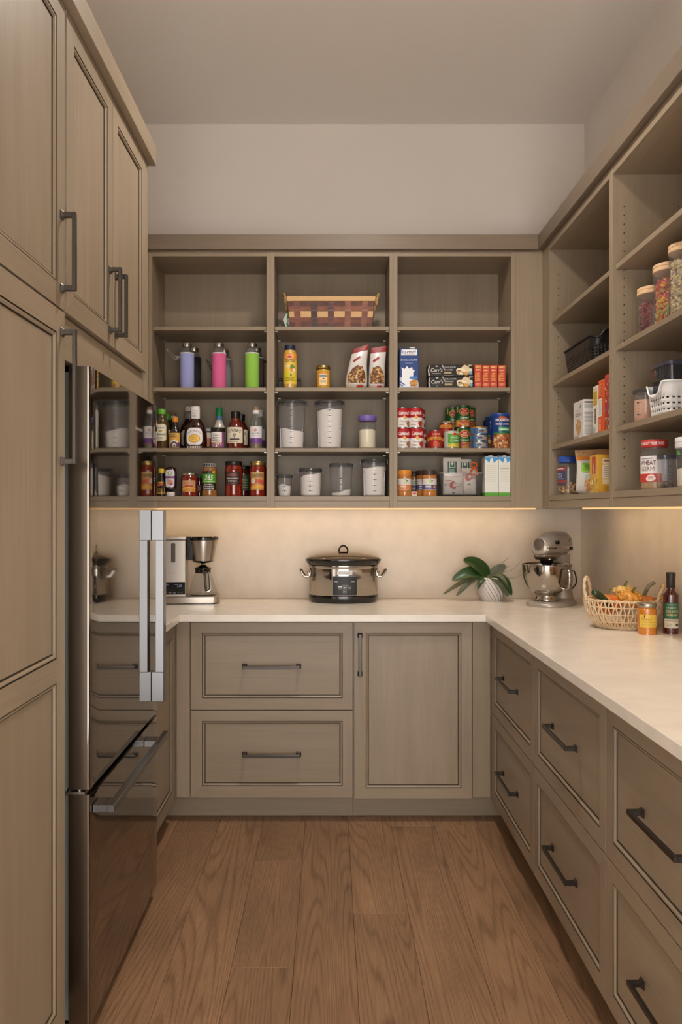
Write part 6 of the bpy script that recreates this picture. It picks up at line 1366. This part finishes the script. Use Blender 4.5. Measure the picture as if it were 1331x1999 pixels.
# ---------------------------------------------------------------- wicker basket with gourds
wx_, wy_ = W(1217, 3.09), 3.09
wb = thing('wicker_basket', 'pale open weave wicker basket holding gourds on the right worktop', 'basket', (wx_, wy_, ZT))
WIC = M('pale_wicker', '#dcc3a0', .6, bump=.5, bscale=150, var=.1, vscale=60)
lv = [(.100, .074, .0068), (.122, .095, .030), (.138, .110, .058), (.145, .117, .086), (.147, .119, .110)]
rnd = random.Random(2)
for i, (a, b, z) in enumerate(lv):
    n = 60; mb = MB()
    if i in (0, 4):
        for ph in (0, PI): mb.tube([((a+.003*math.cos(12*2*PI*j/n*2+ph))*math.cos(2*PI*j/n), (b+.003*math.cos(12*2*PI*j/n*2+ph))*math.sin(2*PI*j/n), z+.003*math.sin(24*2*PI*j/n+ph)+.002) for j in range(n*2)][::1][:n*2:1] if False else [((a+.003*math.cos(18*2*PI*j/(n*4)+ph))*math.cos(2*PI*j/(n*4)), (b+.003*math.cos(18*2*PI*j/(n*4)+ph))*math.sin(2*PI*j/(n*4)), z+.003*math.sin(18*2*PI*j/(n*4)+ph)) for j in range(n*4)], .0034, WIC, 5, True)
    else: mb.tube([(a*math.cos(2*PI*j/n), b*math.sin(2*PI*j/n), z) for j in range(n)], .0028, WIC, 6, True)
    mb.build('hoop' if i < 4 else 'rim', wb)
for i in range(4):
    (a0, b0, z0), (a1, b1, z1) = lv[i], lv[i+1]; K = 62
    for k in range(K):
        q0 = 2*PI*(k+rnd.uniform(-.12, .12))/K; s_ = (.46 if k % 2 else -.46)*2*PI/K
        if i % 2: s_ = -s_
        q0 -= s_/2; q1 = q0+s_
        pts = [(a0*math.cos(q0), b0*math.sin(q0), z0), (((a0+a1)/2+.002)*math.cos((q0+q1)/2), ((b0+b1)/2+.002)*math.sin((q0+q1)/2), (z0+z1)/2), (a1*math.cos(q1), b1*math.sin(q1), z1)]
        MB().tube(pts, .0033, WIC, 5).build('strand', wb)
mb = MB(); n = 40; mb.loft([[(.098*math.cos(2*PI*j/n), .072*math.sin(2*PI*j/n), z) for j in range(n)] for z in (.0005, .005)], WIC).build('bottom', wb, smooth=30)
for sg in (-1, 1):
    mb = MB(); x0 = sg*.118
    base = crv([(-.147, -.010, .108), (-.152, .000, .150), (-.144, .018, .186), (-.126, .044, .190), (-.106, .074, .152), (-.096, .092, .112)], 6) if sg < 0 else crv([(.090, -.094, .106), (.104, -.090, .140), (.124, -.068, .162), (.136, -.036, .166), (.143, -.004, .150), (.144, .02, .106)], 7)
    for ph in (0, PI): mb.tube([(p[0]+.0028*math.cos(i*.8+ph), p[1]+.0028*math.sin(i*.8+ph), p[2]) for i, p in enumerate(base)], .0038, WIC, 6)
    mb.build('handle', wb)
def gourd(name, label, cat, off, r, sq, ribs, col, col2, amp=.08, rot=(0, 0, 0), warts=0, stem='#6a6a3a', sl=.02):
    t = thing(name, label, cat, (wx_+off[0], wy_+off[1], ZT+off[2])); t.rotation_euler = rot
    m = M('gourd_'+col.lstrip('#'), col, .4, var=.22, vscale=22, coat=.2)
    rings = []; n = 48; K = 16
    for i in range(K+1):
        th = PI*i/K
        rg = []
        for j in range(n):
            a = 2*PI*j/n; q = 1-amp*math.sin(th)*abs(math.cos(ribs*a/2))**3 if ribs else 1
            rr = r*math.sin(th)**.9*q; rg.append((rr*math.cos(a), rr*math.sin(a), -sq*r*math.cos(th)*(1-.12*math.sin(th)**0*max(0, math.cos(PI-th))**6)))
        rings.append(rg)
    mb = MB().loft(rings, m); rw = random.Random(int(r*9000))
    for q in range(warts):
        a = rw.random()*2*PI; th = rw.uniform(.3, 1.9); c_ = Vector((r*math.cos(a)*math.sin(th), r*math.sin(a)*math.sin(th), sq*r*math.cos(th))); s_ = rw.uniform(.004, .009)
        mb.lathe([(0, -s_), (s_*.8, -s_*.5), (s_, 0), (s_*.7, s_*.6), (0, s_)], m, 8, tuple(c_*.97))
    mb.build('body', t, smooth=60)
    if sl: MB().tube([(0, 0, sq*r*.94), (.002, 0, sq*r+sl*.5), (.006, -.002, sq*r+sl)], [.006, .0045, .004], M('gourd_stem_'+stem.lstrip('#'), stem, .8), 8).build('stem', t)
    return t
gourd('pumpkin', 'small orange pumpkin at the left in the wicker basket', 'gourd', (-.054, .014, .090), .050, .80, 9, '#d0702a', None, .10)
gourd('pumpkin', 'orange pumpkin at the right in the wicker basket', 'gourd', (.084, .004, .090), .042, .85, 8, '#cf7a34', None, .10)
gourd('warty_gourd', 'knobbly yellow and orange gourd heaped in the front middle of the wicker basket', 'gourd', (.010, -.038, .116), .040, .80, 7, '#d6963a', None, .22, (.5, 0, .3), 26)
gourd('warty_gourd', 'pale yellow gourd on top at the back of the wicker basket', 'gourd', (.022, .056, .124), .040, .80, 8, '#dfb766', None, .16, (-.2, .2, 0), 18)
z_ = thing('zucchini', 'dark green zucchini leaning on the left rim of the wicker basket', 'zucchini', (wx_-.104, wy_-.052, ZT+.116)); z_.rotation_euler = (0, 0, 0)
ZU = M('zucchini_skin', '#2c3b1e', .3, var=.4, vscale=30, aniso=(2, 14, 14), coat=.3)
pts = crv([(-.034, -.004, .030), (-.012, .004, .016), (.016, .012, -.008), (.044, .022, -.034)], 4)
MB().tube(pts, [.006, .0125]+[.0148]*(len(pts)-4)+[.013, .006], ZU, 14).build('body', z_, smooth=60)
q_ = thing('squash', 'slim orange squash beside the zucchini in the wicker basket', 'squash', (wx_-.078, wy_-.012, ZT+.100))
pts = crv([(-.03, .01, .030), (-.012, .012, .018), (.006, .008, .006), (.016, -.0, -.004)], 4)
MB().tube(pts, [.003, .007]+[.009]*(len(pts)-4)+[.008, .003], M('squash_skin', '#c8702c', .4, var=.2, vscale=30), 12).build('body', q_, smooth=60)
q_ = thing('gourd_stalk', 'grey green curved stalk rising behind the right handle of the wicker basket', 'gourd', (wx_+.090, wy_+.045, ZT+.100))
pts = crv([(0, 0, 0), (.012, 0, .03), (.026, 0, .056), (.048, -.004, .070)], 4)
MB().tube(pts, .0075, M('stalk_skin', '#7c7a68', .6, var=.2, vscale=40), 10).build('body', q_, smooth=60)

# honey jar and vinegar bottle
P = crv([(0, 0), (30, 0), (33, 3), (33, 20), (33, 84), (32, 92), (29, 98)], 2)
HON = M('honey', '#c8791f', .1, coat=1.0, var=.08, vscale=10)
vessel('honey_jar', 'jar of orange honey with yellow label and silver lid in front of the wicker basket', 'jar', (W(1262.5, 2.93), 2.93, ZT), [('glass_body', P, HON), ('lid', [(0, 98), (31.5, 98), (33, 100), (33, 111), (31, 114), (0, 114)], SILVER)],
    [('label', 27, [('r', -40, 0, 50, 46, '#e6c24f'), ('b', -21, 40, 2.6, 4, '#3a3322'), ('w', -12, 24, 11, 44, '#b59a46'), ('l', -34, 16, 40, 20, 1, '#c4a544'), ('l', -34, 4, 44, 12, 2, '#d0b14a')], P)])
P = crv([(0, 0), (25, 0), (27.5, 3), (27.5, 20), (27.5, 132), (26, 142), (19, 152), (14, 160), (13, 172)], 2)
vessel('vinegar_bottle', 'dark red wine vinegar bottle with black cap on the right worktop', 'bottle', (W(1309, 2.94), 2.94, ZT), [('glass_body', P, M('wine_vinegar', '#4a0a0c', .08, coat=1.0, var=.3, vscale=8)), ('sleeve', [(13.5, 166), (15, 168), (15.5, 205), (16.5, 206), (16.5, 222), (15, 224), (0, 224)], M('cap_sleeve', '#2b2523', .45))],
    [('label', 22, [('r', -32, 34, 28, 92, '#2f6a4f'), ('r', -32, 0, 28, 33, '#d9d2be'), ('t', -3, 84, 3.5, "TRADER JOE'S", '#d5dccb', {'w': 32}), ('t', -4, 72, 7, 'Organic', '#c5d0b4', {'w': 36, 'shear': .3}), ('t', -1, 57, 9.5, 'RED WINE', '#cbb98a', {'w': 46, 'bold': .02}), ('t', -1, 43, 9.5, 'VINEGAR', '#cbb98a', {'w': 44, 'bold': .02}), ('l', -26, 24, 22, 30, 1, '#9a947e'), ('e', 16, 12, 7, 4.5, '#3a3a34'), ('l', -22, 6, 2, 18, 2, '#8a8470')], P)], rot=-8)
